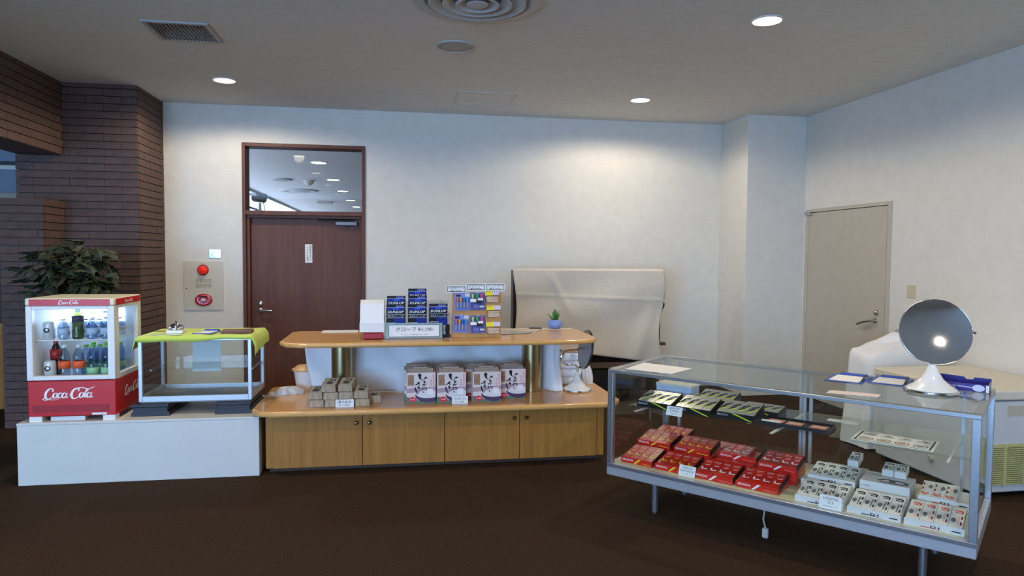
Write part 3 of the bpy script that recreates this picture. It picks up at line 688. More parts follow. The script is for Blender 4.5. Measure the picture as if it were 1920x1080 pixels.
price_card('small white price card leaning on the bark patterned sweets boxes', (-.355, 4.935, ZL+.001), 0, .125, .055, [('栗大納言', .68, .72, .34), ('¥ 1,200-', .24, .62, .26)])

# udon cartons
udm = mat('udon_carton', (226, 208, 202), .55); udtop = mat('udon_carton_top', (176, 160, 148), .6)
prp = mat('udon_purple', (74, 50, 84), .5); mauve = mat('udon_mauve', (176, 148, 158), .55); noodle = mat('udon_noodle', (222, 216, 214), .5); rd = mat('udon_red', (206, 30, 54), .5); tanp = mat('udon_tan', (168, 132, 100), .6); pinkt = mat('udon_pink_text', (222, 128, 128), .6); garn = mat('udon_green', (96, 120, 96), .6)
def udon_proto():
    t = thing('udon_carton', 'udon', 'carton', (0, 0, 0), 0, 'boxed udon noodles'); w_, h_, d_ = .104, .222, .105
    f = MB(); f.box(-w_, w_, 0, d_, 0, h_); f.build('carton_body', udm, t, bevel=.0015)
    f = MB(); f.prism([(0, h_), (d_, h_), (d_*.62, h_+.026), (d_*.38, h_+.026)], 2*w_-.03, 'x', -w_+.015); f.box(-w_*.55, w_*.55, d_*.47, d_*.53, h_+.026, h_+.034)
    f.build('folded_top', udtop, t, bevel=.002)
    y = -.0006
    f = MB(); f.prism([(-w_, .075), (w_, .090), (w_, .118), (-w_, .108)], .0006, 'y', y); f.build('print_band', mauve, t)
    f = MB(); f.prism([(-w_, 0), (w_, 0), (w_, .012), (.02, .006), (-w_*.4, .03), (-w_, .05)], .0006, 'y', y*1.5); f.build('print_green', garn, t)
    c = [( .05+.092*cos(a), .062+.058*sin(a)) for a in [pi+pi*k/16 for k in range(17)]]; c = [(min(x, w_), max(z, .001)) for x, z in c]
    f = MB(); f.prism(c, .0006, 'y', y*2); f.build('print_bowl', prp, t)
    c = [(.05+.085*cos(2*pi*k/24), .066+.03*sin(2*pi*k/24)) for k in range(24)]; c = [(min(x, w_), z) for x, z in c]
    f = MB(); f.prism(c, .0006, 'y', y*3); f.build('print_noodles', noodle, t)
    box('print_chopped_noodle', .045, .085, y*4, y*3, .062, .105, mat('print_white', (240, 232, 230), .5), t)
    f = MB(); f.prism([(-.06+.028*cos(2*pi*k/20), .028+.020*sin(2*pi*k/20)) for k in range(20)], .0006, 'y', y*4); ro = f.build('print_red_oval', rd, t); text('3人前', paper, ro, (-.06, y*4.6, .030), w=.036, h=.015)
    bx_ = box('print_tan_block', -.096, -.050, y*2, y, .128, .208, tanp, t); text('上\n州', mat('tan_text', (110, 78, 56), .6), bx_, (-.073, y*2.6, .168), w=.034, h=.07, line=.9)
    f = MB(); P = lambda L: brush(f, [(a/100, b/100, c/100) for a, b, c in L], smooth=6)
    P([(-2.2, 20.0, 1.0), (-1.0, 20.6, 2.0), (.2, 20.4, .8)]); P([(-.9, 20.2, 2.2), (-.8, 18.6, 1.6), (.2, 17.0, .5), (1.6, 16.8, .3), (2.6, 18.2, .7), (3.4, 18.6, 1.3), (4.3, 18.0, .7)])
    P([(1.6, 16.2, .5), (2.6, 16.0, .6), (2.2, 14.8, .7), (3.4, 14.9, .4)]); P([(1.4, 15.3, .4), (3.6, 15.6, .4)])
    P([(.9, 13.4, .4), (2.6, 13.7, .6), (2.2, 12.4, .5)]); P([(1.7, 14.2, .4), (1.2, 12.2, .5)]); P([(3.1, 14.0, .3), (3.8, 13.2, .5)])
    P([(1.1, 11.6, .4), (1.3, 9.9, .6)]); P([(.6, 10.9, .3), (2.4, 11.3, .5), (3.8, 11.0, .6), (3.8, 9.8, .3)])
    P([(-2.6, 14.8, .5), (-1.0, 15.4, 1.3)]); P([(-4.6, 13.2, .3), (-3.0, 14.0, .8), (-1.4, 14.2, .6), (-1.6, 12.6, .5), (-2.6, 11.4, .3)])
    P([(-2.4, 12.0, .6), (-1.5, 11.4, 1.4), (-1.2, 10.6, .6)]); P([(-4.4, 11.8, .8), (-3.6, 9.2, 1.0), (-2.6, 7.2, .5), (-1.0, 9.0, .3), (1.0, 9.4, .3)]); P([(1.4, 8.6, .3), (1.8, 8.0, .9), (1.6, 7.6, .3)])
    lo = f.build('brush_lettering', ink, t); lo.rotation_euler = (pi/2, 0, 0); lo.location = (.0, y*5, .0)
    text('\n'.join('群馬県桐生名物'), pinkt, t, (.089, y*2, .165), w=.011, h=.085, line=.9); text('\n'.join('幅広麺'), pinkt, t, (.070, y*2, .150), w=.010, h=.05, line=.9)
    return t
u0_ = udon_proto()
ul = ['boxed udon carton in the front row next to the sweets', 'boxed udon carton in the front row behind its price card', 'boxed udon carton standing forward on its own near the brass column', 'boxed udon carton set back in the row next to the brass column', 'boxed udon carton set back between two front cartons', 'boxed udon carton directly behind the one next to the sweets', 'rearmost udon carton in the file next to the sweets', 'boxed udon carton directly behind the one with the price card', 'rearmost udon carton in the file with the price card', 'rearmost udon carton behind the one standing forward on its own', 'rearmost udon carton next to the brass column']
up_ = [(.178, 5.0), (.397, 4.985), (.655, 4.985), (.855, 5.075), (.60, 5.100), (.165, 5.112), (.165, 5.224), (.385, 5.100), (.40, 5.212), (.615, 5.212), (.85, 5.19)]
for i, (x, y) in enumerate(up_):
    if i == 0: u0_.location = (x, y, ZL+.001); u0_['label'] = ul[0]
    else: tree_copy(u0_, (x, y, ZL+.001), 0, ul[i])
price_card('small white price card leaning on a boxed udon carton', (.455, 4.945, ZL+.001), 0, .115, .055, [('ひもかわうどん', .66, .78, .34), ('¥ 1,200-', .24, .6, .26)])

# small vanity mirror seen edge on
def lathe_base(r, h): return [(r, 0), (r, .008), (r*.97, .012)]
t = thing('vanity_mirror', 'small round mirror turned edge on over a white flared foot on the counter', 'mirror', (1.425, 5.33, ZL+.001), radians(0))
MB().lathe([(.118, 0), (.120, .004), (.118, .012), (.108, .014)], 36).build('chrome_rim', chrome, t, smooth=True)
MB().lathe([(.110, .0135), (.104, .020), (.075, .036), (.045, .066), (.026, .105), (.014, .148), (.010, .152)], 32).build('flared_foot', white, t, smooth=True)
MB().tube([(.003, 0, .150), (.003, 0, .185)], .009, 10).build('neck', steel, t)
pts = [(.003, 0, .185), (-.02, 0, .200), (-.075, 0, .203), (-.115, 0, .225), (-.130, 0, .262), (-.112, 0, .300), (-.07, 0, .318), (-.01, 0, .322), (.015, 0, .335)]
MB().tube(smooth_curve(pts, 5), .008, 8).build('curved_arm', chrome, t, smooth=True)
md = MB().lathe([(.001, -.008), (.150, -.008), (.155, 0), (.150, .008), (.001, .008)], 40, ax='y').build('mirror_disc', [mat('mirror_back_grey', (150, 150, 152), .35)], t, smooth=True)
md.location = (.072, .01, .325); md.rotation_euler = (radians(8), 0, radians(93))
MB().lathe([(.153, -.010), (.158, 0), (.153, .010)], 40, ax='y', cap=False).build('mirror_rim', black, md, smooth=True)
MB().tube([(.02, .0, .335), (.062, .01, .335)], .007, 8).build('swivel', chrome, t)

# towels and tub behind
def lump(name, label, cat, loc, sx, sy, sz, mt, seed=1, n=14, amp=.12, group=None):
    random.seed(seed); mb = MB(); ph = [random.uniform(0, 6) for _ in range(6)]
    prof = []
    def f(u, v):
        a = 2*pi*u; e = v*pi*.5
        k = 1 + amp*sin(3*a+ph[0])*cos(e) + amp*.6*sin(7*a+ph[1]+3*v) + amp*.4*sin(11*a+ph[2]+9*v)
        c_ = abs(cos(e))**.55; s_ = sin(e)**.7 if v > 0 else 0
        return (loc[0]+sx*k*c_*cos(a), loc[1]+sy*k*c_*sin(a), loc[2]+sz*s_*(1+amp*.4*sin(5*a+ph[3])))
    mb.grid(f, 36, n); bmesh.ops.remove_doubles(mb.bm, verts=mb.bm.verts[:], dist=1e-4)
    return tag(mb.build(name, mt, None, smooth='all'), label, cat, group)
# folded towels: soft slabs in a pile
for k in range(4):
    random.seed(20+k)
    def tw(u, v, k=k):
        a = 2*pi*u; c_, s_ = cos(a), sin(a); q = .36
        rx = .115*(1 if k < 2 else .93); ex = abs(c_)**q*(1 if c_ > 0 else -1); ey = abs(s_)**q*(1 if s_ > 0 else -1)
        b = sin(v*pi)**.35 if 0 < v < 1 else 0.02
        return (1.405+.012*k%.02+ex*rx*(.75+.25*b)*(1+.02*sin(5*a+k)), 5.635+ey*.10*(.75+.25*b), ZL+.002+.066*k+.064*v+.004*sin(4*a+k*2)*b)
    tag(MB().grid(tw, 40, 8).build('folded_towel', sheetm, None, smooth='all'), 'white folded towel, %s of the pile behind the small vanity mirror' % ('bottom', 'second', 'third', 'top')[k], 'towel', 'folded white towels')
lump('crumpled_towel', 'crumpled white towel at the foot of the towel pile', 'towel', (1.25, 5.46, ZL+.001), .05, .04, .07, sheetm, 5)
lump('crumpled_towel', 'crumpled white towel hanging off the side of the towel pile', 'towel', (1.575, 5.60, ZL+.001), .05, .07, .15, sheetm, 8, amp=.2)
t = thing('food_tub', 'white plastic tub with tan lid behind the hanging sheet', 'tub', (-.70, 5.66, ZL+.001))
MB().lathe([(.075, 0), (.078, .004), (.10, .150), (.104, .155)], 28).build('tub_body', white, t, smooth=True)
MB().lathe([(.112, .152), (.114, .162), (.10, .168), (.07, .190), (.001, .194)], 28).build('lid', mat('tan_lid', (206, 160, 100), .4), t, smooth=True)
lump('plastic_bag', 'crumpled translucent plastic bag in front of the white tub', 'bag', (-.80, 5.47, ZL+.001), .09, .05, .055, mat('bag_plastic', (196, 188, 178), .3), 9, amp=.2)
tag(box('paper_leaflet', -.955, -.845, 5.40, 5.56, ZL+.001, ZL+.003, mat('leaflet', (212, 206, 200), .5)), 'white leaflet lying at the end of the lower counter top', 'paper')

# ------------------------------------------------------------ on the upper top
Z = ZU+.001
t = thing('glove_box', 'white open carton with red glove pack showing underneath', 'carton', (-.166, 4.935, Z))
MB().prism([(-.0, .115), (.24, .115), (.24, .25), (.12, .275), (.06, .25)], .165, 'x', -.083).build('white_lid', paper, t, bevel=.002)
box('white_front', -.085, .083, -.006, .0, .055, .118, mat('white_card', (228, 227, 224), .6), t)
box('clear_front', -.085, .083, -.004, .24, .0, .052, glt, t); box('red_pack', -.06, .075, .01, .2, .004, .046, mat('glove_red', (190, 30, 50), .4), t, bevel=.005)
blk = mat('pack_black', (16, 16, 24), .4, spec=.25); blu = mat('pack_blue', (22, 36, 128), .4, spec=.25); brightblu = mat('pack_bright_blue', (42, 84, 210), .4, spec=.25); silv = mat('pack_silver', (190, 196, 210), .35); lilac = mat('pack_lilac', (96, 100, 170), .5)  # the brighter blue is part of the pack's printed design
def glove_pack(x, y, z, h, label):
    t = thing('glove_pack', label, 'glove pack', (x, y, z), 0, 'boxed golf gloves'); w_ = .066
    box('carton', -w_, w_, 0, .030, 0, h, blk, t, bevel=.002)
    yy = -.0006
    def strip(nm, a, b, c, d, mt, k=1): return box(nm, a, b, yy*k, yy*(k-1), c, d, mt, t)
    strip('blue_band', -w_+.002, w_-.002, h-.039, h-.019, blu); strip('blue_band', -w_*.15, w_-.004, max(.002, h-.19), h-.095, blu)
    strip('bright_blue_panel', -w_*.3, w_*.35, h-.036, h-.023, brightblu, 2); strip('lilac_patch', .0, w_-.012, h-.016, h-.004, lilac)
    strip('silver_line', -w_, w_, h-.020, h-.0175, silv, 3); strip('silver_line', -w_, w_, h-.093, h-.091, silv, 3); strip('silver_line', -w_, w_, h-.070, h-.068, silv, 3)
    text('DUNLOP', paper, t, (0, yy*4, h-.050), w=.112, h=.017, shear=.25, bold=.02)
    text('耐久性フィット感', silv, t, (0, yy*4, h-.081), w=.108, h=.013, shear=.2)
    for k in range(3): strip('fine_print', -w_+.004, 0, h-.130-k*.010, h-.126-k*.010, silv, 3)
    return t
glx = [-.002, .150, .300]
for i, (x, hs) in enumerate(zip(glx, ((.235, .295), (.235, .295, .345), (.24,)))):
    lab = ['blue and black glove pack in the column next to the white carton', 'blue and black glove pack in the tallest middle column', 'blue and black glove pack in the lowest column beside the tee board']
    for k, h_ in enumerate(hs): glove_pack(x+(.004 if k else 0), 4.985+k*.055, Z+.006, h_, lab[i]+(['', ', second one back', ', rearmost one'][k]))
t = thing('glove_display_box', 'clear plastic counter box holding glove packs with a price sign in front', 'display box', (.153, 4.975, Z))
f = MB(); f.box(-.232, .232, 0, .19, 0, .004); f.box(-.232, -.229, 0, .19, .004, .175); f.box(.229, .232, 0, .19, .004, .175); f.box(-.229, .229, .187, .19, .004, .26); f.box(-.229, .229, 0, .003, .004, .09)
f.build('clear_box', glt, t)
f = MB(); f.box(.105, .20, .05, .12, .243, .246); f.box(.105, .108, .05, .12, .246, .275); f.box(.170, .173, .05, .12, .246, .275); f.build('clear_divider', glt, t)
sgn = box('sign_frame', -.228, .175, -.006, -.003, .002, .112, mat('glitter_frame', (150, 172, 168), .3, .3, noise=.4, nscale=180), t)
s2 = box('sign_card', -.203, .153, -.008, -.006, .014, .099, mat('sign_white', (230, 229, 226), .6), sgn)
f = MB()
for q in ((-.205, .155, .0125, .0155), (-.205, .155, .0975, .1005), (-.205, -.202, .0155, .0975), (.152, .155, .0155, .0975)): f.box(q[0], q[1], -.0088, -.0082, q[2], q[3])
f.build('sign_border', ink, sgn)
text('グローブ ¥1,100-', ink, sgn, (-.02, -.0090, .068), w=.27, h=.034); text('ダンロップ 左手用(21cm〜26cm)', ink, sgn, (-.02, -.0090, .030), w=.19, h=.011)
text('耐\n久\n性', paper, t, (.19, -.0022, .062), w=.016, h=.07, line=.9)
box('side_strip', .176, .228, -.0018, -.0005, .006, .10, blk, t)

# tee board
t = thing('tee_board', 'plywood pegboard holding bags of golf tees on the upper counter top', 'display board', (.585, 5.0, Z))
ply = wood('plywood', (176, 128, 72), (194, 148, 92), .5, 'z', 8, coat=0)
brd = MB(); brd.hexa([(-.19, 0, 0), (.172, 0, 0), (.172, .012, 0), (-.19, .012, 0), (-.178, .055, .322), (.188, .055, .322), (.188, .067, .322), (-.178, .067, .322)]); brd.build('board', ply, t)
brd = MB(); brd.box(-.19, .172, .012, .14, 0, .012); brd.hexa([(-.02, .10, .012), (.02, .10, .012), (.02, .115, .012), (-.02, .115, .012), (-.02, .062, .25), (.02, .062, .25), (.02, .072, .25), (-.02, .072, .25)]); brd.build('easel_foot', ply, t)
tilt = -math.atan2(.055, .322)
packs = {'a': [(.478, 1.205), (.466, 1.047)], 'b': [(.590, 1.208), (.589, 1.042)], 'c': [(.699, 1.241), (.707, 1.134), (.702, 1.014)]}
cols = {'a': [(214, 92, 104), (206, 158, 40), (40, 96, 170), (46, 150, 226)], 'b': [(184, 214, 60), (40, 170, 70), (232, 64, 120)]}
bcard = mat('blister_blue', (120, 136, 206), .35); bcard2 = mat('blister_indigo', (96, 98, 160), .35); yel = mat('tee_yellow_card', (238, 220, 40), .5); teem = mat('tee_wood', (232, 204, 176), .6)
for kd, L in packs.items():
    for i, (x, z) in enumerate(L):
        zl = z-ZU; yl = 5.0+.055*(zl/.322)
        lab = {'a': 'blue blister pack of red, yellow and blue golf tees on the tee board, ', 'b': 'indigo blister pack of lime, green and pink golf tees on the tee board, ', 'c': 'clear bag of plain wooden tees with yellow header on the tee board, '}[kd]+(['upper one', 'lower one'] if kd != 'c' else ['top one', 'middle one', 'bottom one'])[i]
        q = thing('tee_pack', lab, 'tee pack', (x, yl-.007, z), 0, 'tee packs on the board'); q.rotation_euler = (tilt, (.05 if (kd == 'a' and i) else 0), 0)
        hk = MB().tube([(0, .0, .060), (0, -.022, .062)], .004, 8)
        if kd == 'c':
            box('header_card', -.052, .004, -.0015, 0, .008, .043, yel, q); box('header_patch', .004, .052, -.0015, 0, .012, .043, mat('lilac_card', (214, 200, 224), .5), q)
            box('clear_bag', -.051, .051, -.018, -.001, -.046, .008, glt, q, bevel=.004)
            f = MB(); random.seed(i)
            for k in range(11): f.tube([(-.046+random.uniform(0, .01), -.008-random.uniform(0, .006), -.040+k*.0038), (.040+random.uniform(0, .008), -.008-random.uniform(0, .006), -.042+k*.0038+random.uniform(-.004, .004))], .0025, 5)
            f.build('wooden_tees', teem, q); text('ROYAL', mat('tee_red_text', (190, 70, 40), .5), q, (-.03, -.002, .036), w=.03, h=.006)
            hk = MB().tube([(0, .0, .040), (0, -.02, .042)], .004, 8)
        else:
            bc = bcard if kd == 'a' else bcard2
            box('backing_card', -.056, .056, -.0015, 0, -.066, .064, bc, q, bevel=.001)
            box('blister', -.05, .05, -.016, -.002, -.058, .030 if kd == 'a' else .052, glt, q, bevel=.006)
            n_ = len(cols[kd])
            for k, cc in enumerate(cols[kd]):
                xx = -.036+k*(.024 if kd == 'a' else .032); tm = mat('tee_%s%d' % (kd, k), cc, .4); z1 = .028 if kd == 'a' else .05
                f = MB().lathe([(.009, z1), (.010, z1-.002), (.006, z1-.03), (.0055, z1-.034)], 10, (xx, -.010, 0)); f.build('tee_head', tm, q, smooth=True)
                if kd == 'a': MB().lathe([(.003, z1-.034), (.003, z1-.07), (.0005, z1-.078)], 8, (xx, -.010, 0)).build('tee_spike', teem, q)
            if kd == 'a':
                box('logo_patch', -.046, -.012, -.0022, -.0015, .036, .050, ink, q); box('white_flash', .02, .054, -.0022, -.0015, .036, .060, mat('pale_flash', (200, 200, 206), .4), q)
            else:
                box('white_patch', -.055, -.012, -.0175, -.016, -.008, .014, paper, q); box('white_patch', .0, .038, -.0175, -.016, .004, .020, paper, q); box('dark_patch', -.01, .03, -.0175, -.016, -.016, .003, ink, q); box('lilac_patch', -.036, .006, -.0175, -.016, -.056, -.026, lilac, q); box('fine_print', .012, .045, -.0175, -.016, -.048, -.034, silv, q)
        hk.build('peg', white, q)
for x, z, s_, pr_, lab in ((.434, 1.262, 'XXIOティ', '¥660-', 'framed price card reading 660 above the blue blister packs'), (.577, 1.277, 'エアロスパークティ', '¥660-', 'framed price card reading 660 above the indigo blister packs'), (.720, 1.277, 'ウッドティ', '¥110-', 'framed price card reading 110 above the wooden tees')):
    price_card(lab, (x, 5.036, z+.008), 0, .142, .052, [(s_, .68, .80, .30), (pr_, .28, .62, .32)], tilt=0, frame=True)
# papers, pen and pot plant
tag(box('paper_sheet', -.56, -.29, 5.42, 5.55, Z, Z+.004, paper), 'white paper lying on the counter beside the white open carton', 'paper')
tag(MB().prism([(.78, 5.30), (1.06, 5.26), (1.12, 5.38), (.80, 5.42)], .002, 'z', Z).build('paper_sheet', paper), 'white paper sheet under a clear film beside the tee board', 'paper')
tag(MB().prism([(.77, 5.14), (.98, 5.20), (1.10, 5.32), (.80, 5.40)], .002, 'z', Z+.0022).build('clear_film', mat('film_grey', (176, 172, 168), .25)), 'grey translucent film lying beside the tee board', 'film')
tag(box('paper_strip', .80, 1.42, 5.47, 5.545, Z, Z+.003, mat('cream_strip', (226, 216, 190), .7)), 'long cream paper strip along the back of the upper counter top', 'paper')
t = thing('ballpoint_pen', 'black ballpoint pen lying behind the clear film', 'pen', (1.12, 5.50, Z+.009), radians(-10))
MB().tube([(-.055, 0, 0), (.05, 0, 0)], .005, 8).build('barrel', black, t); MB().tube([(.0505, 0, 0), (.063, 0, 0)], [.004, .001], 8).build('tip', silv, t); MB().box(-.05, -.015, -.002, .002, .0055, .0075).build('clip', silv, t)
t = thing('potted_plant', 'small green plant in a round powder blue pot on the upper counter top', 'plant', (1.283, 5.51, Z+.003))
MB().lathe([(.032, 0), (.045, .006), (.060, .028), (.061, .042), (.052, .064), (.036, .074), (.032, .072), (.030, .060)], 28).build('pot', mat('powder_blue', (120, 146, 200), .5), t, smooth=True)
random.seed(3); lmf = MB()
lmf.hexa([(-.001, 0, 0), (.001, 0, 0), (.001, .001, 0), (-.001, .001, 0), (-.006, -.002, .035), (.006, -.002, .035), (.006, .0, .035), (-.006, .0, .035)]); lmf.hexa([(-.006, -.002, .035), (.006, -.002, .035), (.006, 0, .035), (-.006, 0, .035), (-.0008, .008, .070), (.0008, .008, .070), (.0008, .009, .070), (-.0008, .009, .070)])
lf_ = lmf.mesh('leaf', mat('fresh_green', (56, 120, 40), .5, rnd=.3))
for k in range(34):
    a = k*2.4; e = .1+1.2*(k/34); share('leaf', lf_, t, (.016*cos(a), .016*sin(a), .060), (e, 0, a-pi/2), (1.5, 1.5, .95+.25*(k % 3)))

# ------------------------------------------------------------ draped rack
t = thing('display_rack', 'dark wooden display rack mostly hidden under a cream dust sheet', 'rack', (1.99, 7.25, 0))
f = MB(); f.box(-.80, -.76, -.22, -.08, 0, 1.39); f.box(.76, .80, -.22, -.08, 0, 1.39); f.box(-.76, .76, -.10, -.08, .05, 1.39); f.build('upright_panels', darkwood, t)
for z in (.08, .36, .72, 1.06, 1.36): box('rack_shelf', -.76, .76, -.22, -.10, z, z+.03, darkwood, t)
box('front_rail', -.80, .80, -.245, -.225, .36, .42, mat('rail_brown', (96, 78, 62), .5), t)
box('side_peg', .801, .90, -.14, -.10, .58, .61, mat('peg_brown', (92, 72, 56), .5), t)
box('floor_crate', -.55, .55, -.21, -.11, .12, .34, black, t, bevel=.01)
def rk(u, v):
    x = -.812 + u*1.625; 
    if v < .12: k = v/.12; y, z = -.06-.20*k, 1.405
    else:
        k = (v-.12)/.88; y, z = -.262 - .012*k, 1.405 - k*(.78+.22*u)
        y -= (.012*sin(9*u+2.2*k+1) + .010*sin(3.2*(u*2.3+k*3)))*min(1, k*3) + .016*math.exp(-((u-.22-.28*k)/.03)**2)*math.sin(min(1, k*1.6)*pi) + .025*math.exp(-((u-.93+.22*(k-.4))/.05)**2)*k
        y -= .016*math.exp(-((k-.33)/.012)**2)*.5
        x += .035*k*math.sin(k*5)*(u < .2)*(1-u*5) + (.03*sin(k*7) - .02*k)*(u > .9)*(u-.9)*10 + .06*k*(1-u)**3
    return (1.99+x, 7.25+y, z)
tag(MB().grid(rk, 100, 56).build('dust_sheet', linen, None, solid=.003, smooth='all'), 'cream dust sheet draped over the dark rack against the wall', 'sheet')
t = thing('leafy_sprig', 'green leaf sticking out behind the dust sheet', 'leaf', (2.86, 7.12, 1.06))
share('leaf', leaf, t, (0, 0, 0), (radians(-100), 0, radians(-70)), (1.0, 1.0, 1)); MB().tube([(-.055, 0, .01), (0, 0, 0)], .004, 6).build('stem', MATS['stem_brown'], t)

# ------------------------------------------------------------ chest freezer and covered object
t = thing('chest_freezer', 'white chest freezer with flat lid and cream vent grille at its end', 'freezer', (4.05, 4.30, 0))
fz = mat('freezer_enamel', (204, 206, 206), .4, noise=.03, nscale=5)
hx, hy = .385, .47
box('cabinet', -hx, hx, -hy, hy, .035, .635, fz, t, bevel=.012, seg=3)
box('lid', -hx-.02, hx+.02, -hy-.02, hy+.02, .640, .702, mat('freezer_lid', (218, 210, 190), .45), t, bevel=.012, seg=3)
box('lid_gasket', -hx-.004, hx+.004, -hy-.004, hy+.004, .632, .641, mat('gasket_grey', (120, 118, 112), .6), t)
gm = mat('grille_cream', (196, 188, 128), .5)
f = MB(); f.box(-hx+.04, -hx+.66, -hy-.003, -hy, .085, .352)
for i in range(5): f.box(-hx+.041+i*.15, -hx+.059+i*.15, -hy-.018, -hy-.003, .085, .352)
gp = f.build('vent_grille', gm, t)
me = MB().box(-.066, .066, -.018, -.003, -.0032, .0032).mesh('slat', gm)
for i in range(4):
    for k in range(19): share('slat', me, gp, (-hx+.125+i*.150, -hy, .0973+k*.0134))
box('rating_plate', -hx+.22, -hx+.36, -hy-.0015, -hy, .53, .60, mat('plate_tan', (190, 182, 160), .5), t)
MB().lathe([(.022, 0), (.022, -.012), (.016, -.018), (.001, -.018)], 18, (-hx, -.10, .16), 'x').build('drain_plug', mat('plug_grey', (180, 178, 170), .4), t)
me = MB().lathe([(.02, 0), (.02, .034)], 12).mesh('foot', black)
for sx in (-1, 1):
    for sy in (-1, 1): share('foot', me, t, (sx*(hx-.05), sy*(hy-.05), 0))
def cov(u, v):
    a = 2*pi*u; c_, s_ = cos(a), sin(a); q = .5
    ex = abs(c_)**q*(1 if c_ > 0 else -1); ey = abs(s_)**q*(1 if s_ > 0 else -1)
    if v < .35: k = v/.35; r = k*.9; z = .92-.10*k*k
    else: k = (v-.35)/.65; r = .9+.14*k; z = .82-.80*k
    pleat = 1+ (.05*sin(9*a)+.03*sin(17*a+1))*max(0, v-.25)
    return (4.06+ex*r*.36*pleat + .05*(1-v)*(1 if v < .3 else 0), 5.10+ey*r*.22*pleat, z+.02*sin(5*a)*(1 if .1 < v < .9 else 0) - .10*max(0, -ex)*max(0, 1-v*1.2))
tag(MB().grid(cov, 96, 24).build('covered_stand', sheetm, None, smooth='all'), 'white cloth covered stand between the freezer and the beige door', 'covered stand')

# ------------------------------------------------------------ long glass showcase
OX, OY, AN = 1.245, 3.947, radians(-48.06)
UX, UY, VX, VY = cos(AN), sin(AN), -sin(AN), cos(AN)
def P(u, v, z): return (OX+u*UX+v*VX, OY+u*UY+v*VY, z)
t = thing('glass_showcase', 'long aluminium framed glass showcase on slim legs full of golf ball boxes', 'showcase', P(0, 0, 0), AN)
LN, DP, Z0, Z1 = 1.85, .765, .24, .88
fa = MB(); p = .034
for u in (0, LN-p):
    for v in (0, DP-p): box('corner_post', u, u+p, v, v+p, Z0+.07, Z1-.026, alu, t, bevel=.002)
fa = MB()
for v in (0, DP-p): fa.box(0, LN, v, v+p, Z1-.026, Z1-.006)
for u in (0, LN-p): fa.box(u, u+p, p, DP-p, Z1-.026, Z1-.006)
fa.build('top_frame', alu, t, bevel=.002)
fa = MB()
for v in (0, DP-p): fa.box(0, LN, v, v+p, Z0, Z0+.07)
for u in (0, LN-p): fa.box(u, u+p, p, DP-p, Z0, Z0+.07)
fa.build('base_frame', alum, t, bevel=.003)
box('base_trim', .002, LN-.002, -.003, -.0005, Z0+.050, Z0+.069, mat('trim_grey', (128, 128, 132), .4, .6), t, bevel=.001)
box('deck', p, LN-p, p, DP-p, Z0+.03, Z0+.071, mat('deck_cream', (214, 208, 172), .5), t)
box('top_pane', .002, LN-.002, .002, DP-.002, Z1-.006, Z1, gl2, t)
box('front_pane', p, LN-p, .014, .019, Z0+.072, Z1-.027, gl, t)
for u in (.014, LN-.019): box('side_pane', u, u+.005, p, DP-p, Z0+.072, Z1-.027, gl, t)
box('sliding_pane', p, LN/2+.03, DP-.022, DP-.017, Z0+.08, Z1-.03, gl, t); box('sliding_pane', LN/2-.03, LN-p, DP-.014, DP-.009, Z0+.08, Z1-.03, gl, t)
fa = MB()
for u in (LN/2-.036, LN/2+.020): fa.box(u, u+.016, DP-.024, DP-.006, Z0+.075, Z1-.028)
fa.build('door_stiles', alum, t)
ZS = .632
box('glass_shelf', p+.004, LN-p-.004, .19, DP-.05, ZS-.008, ZS, gl2, t)
me = MB().prism([(.10, ZS-.010), (DP-.036, ZS-.010), (DP-.036, ZS-.034), (.12, ZS-.018)], .010, 'x', -.005).mesh('bracket', white)
for u in (.125, .925, 1.72): share('shelf_bracket', me, t, (u, .0, -.0002))
me = MB().box(-.008, .008, DP-.046, DP-.036, Z0+.072, Z1-.03).mesh('upright', alum)
for u in (.125, .925, 1.72): share('shelf_upright', me, t, (u, 0, 0))
me = MB().lathe([(.012, 0), (.013, .006), (.019, .012), (.021, Z0)], 16).mesh('leg', alu)
for u in (.225, LN-.225):
    for v in (.19, DP-.16): share('leg', me, t, (u, v, 0))
t = thing('power_cord', 'white power cord with plug hanging below the showcase', 'cord', P(.865, .22, 0), AN)
MB().tube([(0, 0, .24), (.004, 0, .17), (-.003, .0, .11), (.010, 0, .065)], .0045, 8).build('cord', mat('cord_white', (188, 184, 174), .5), t, smooth=True)
box('plug', -.006, .026, -.012, .012, .012, .066, MATS['cord_white'], t, bevel=.006)
f = MB(); f.box(.002, .006, -.003, .003, 0, .012); f.box(.014, .018, -.003, .003, 0, .012); f.build('prongs', steel, t)

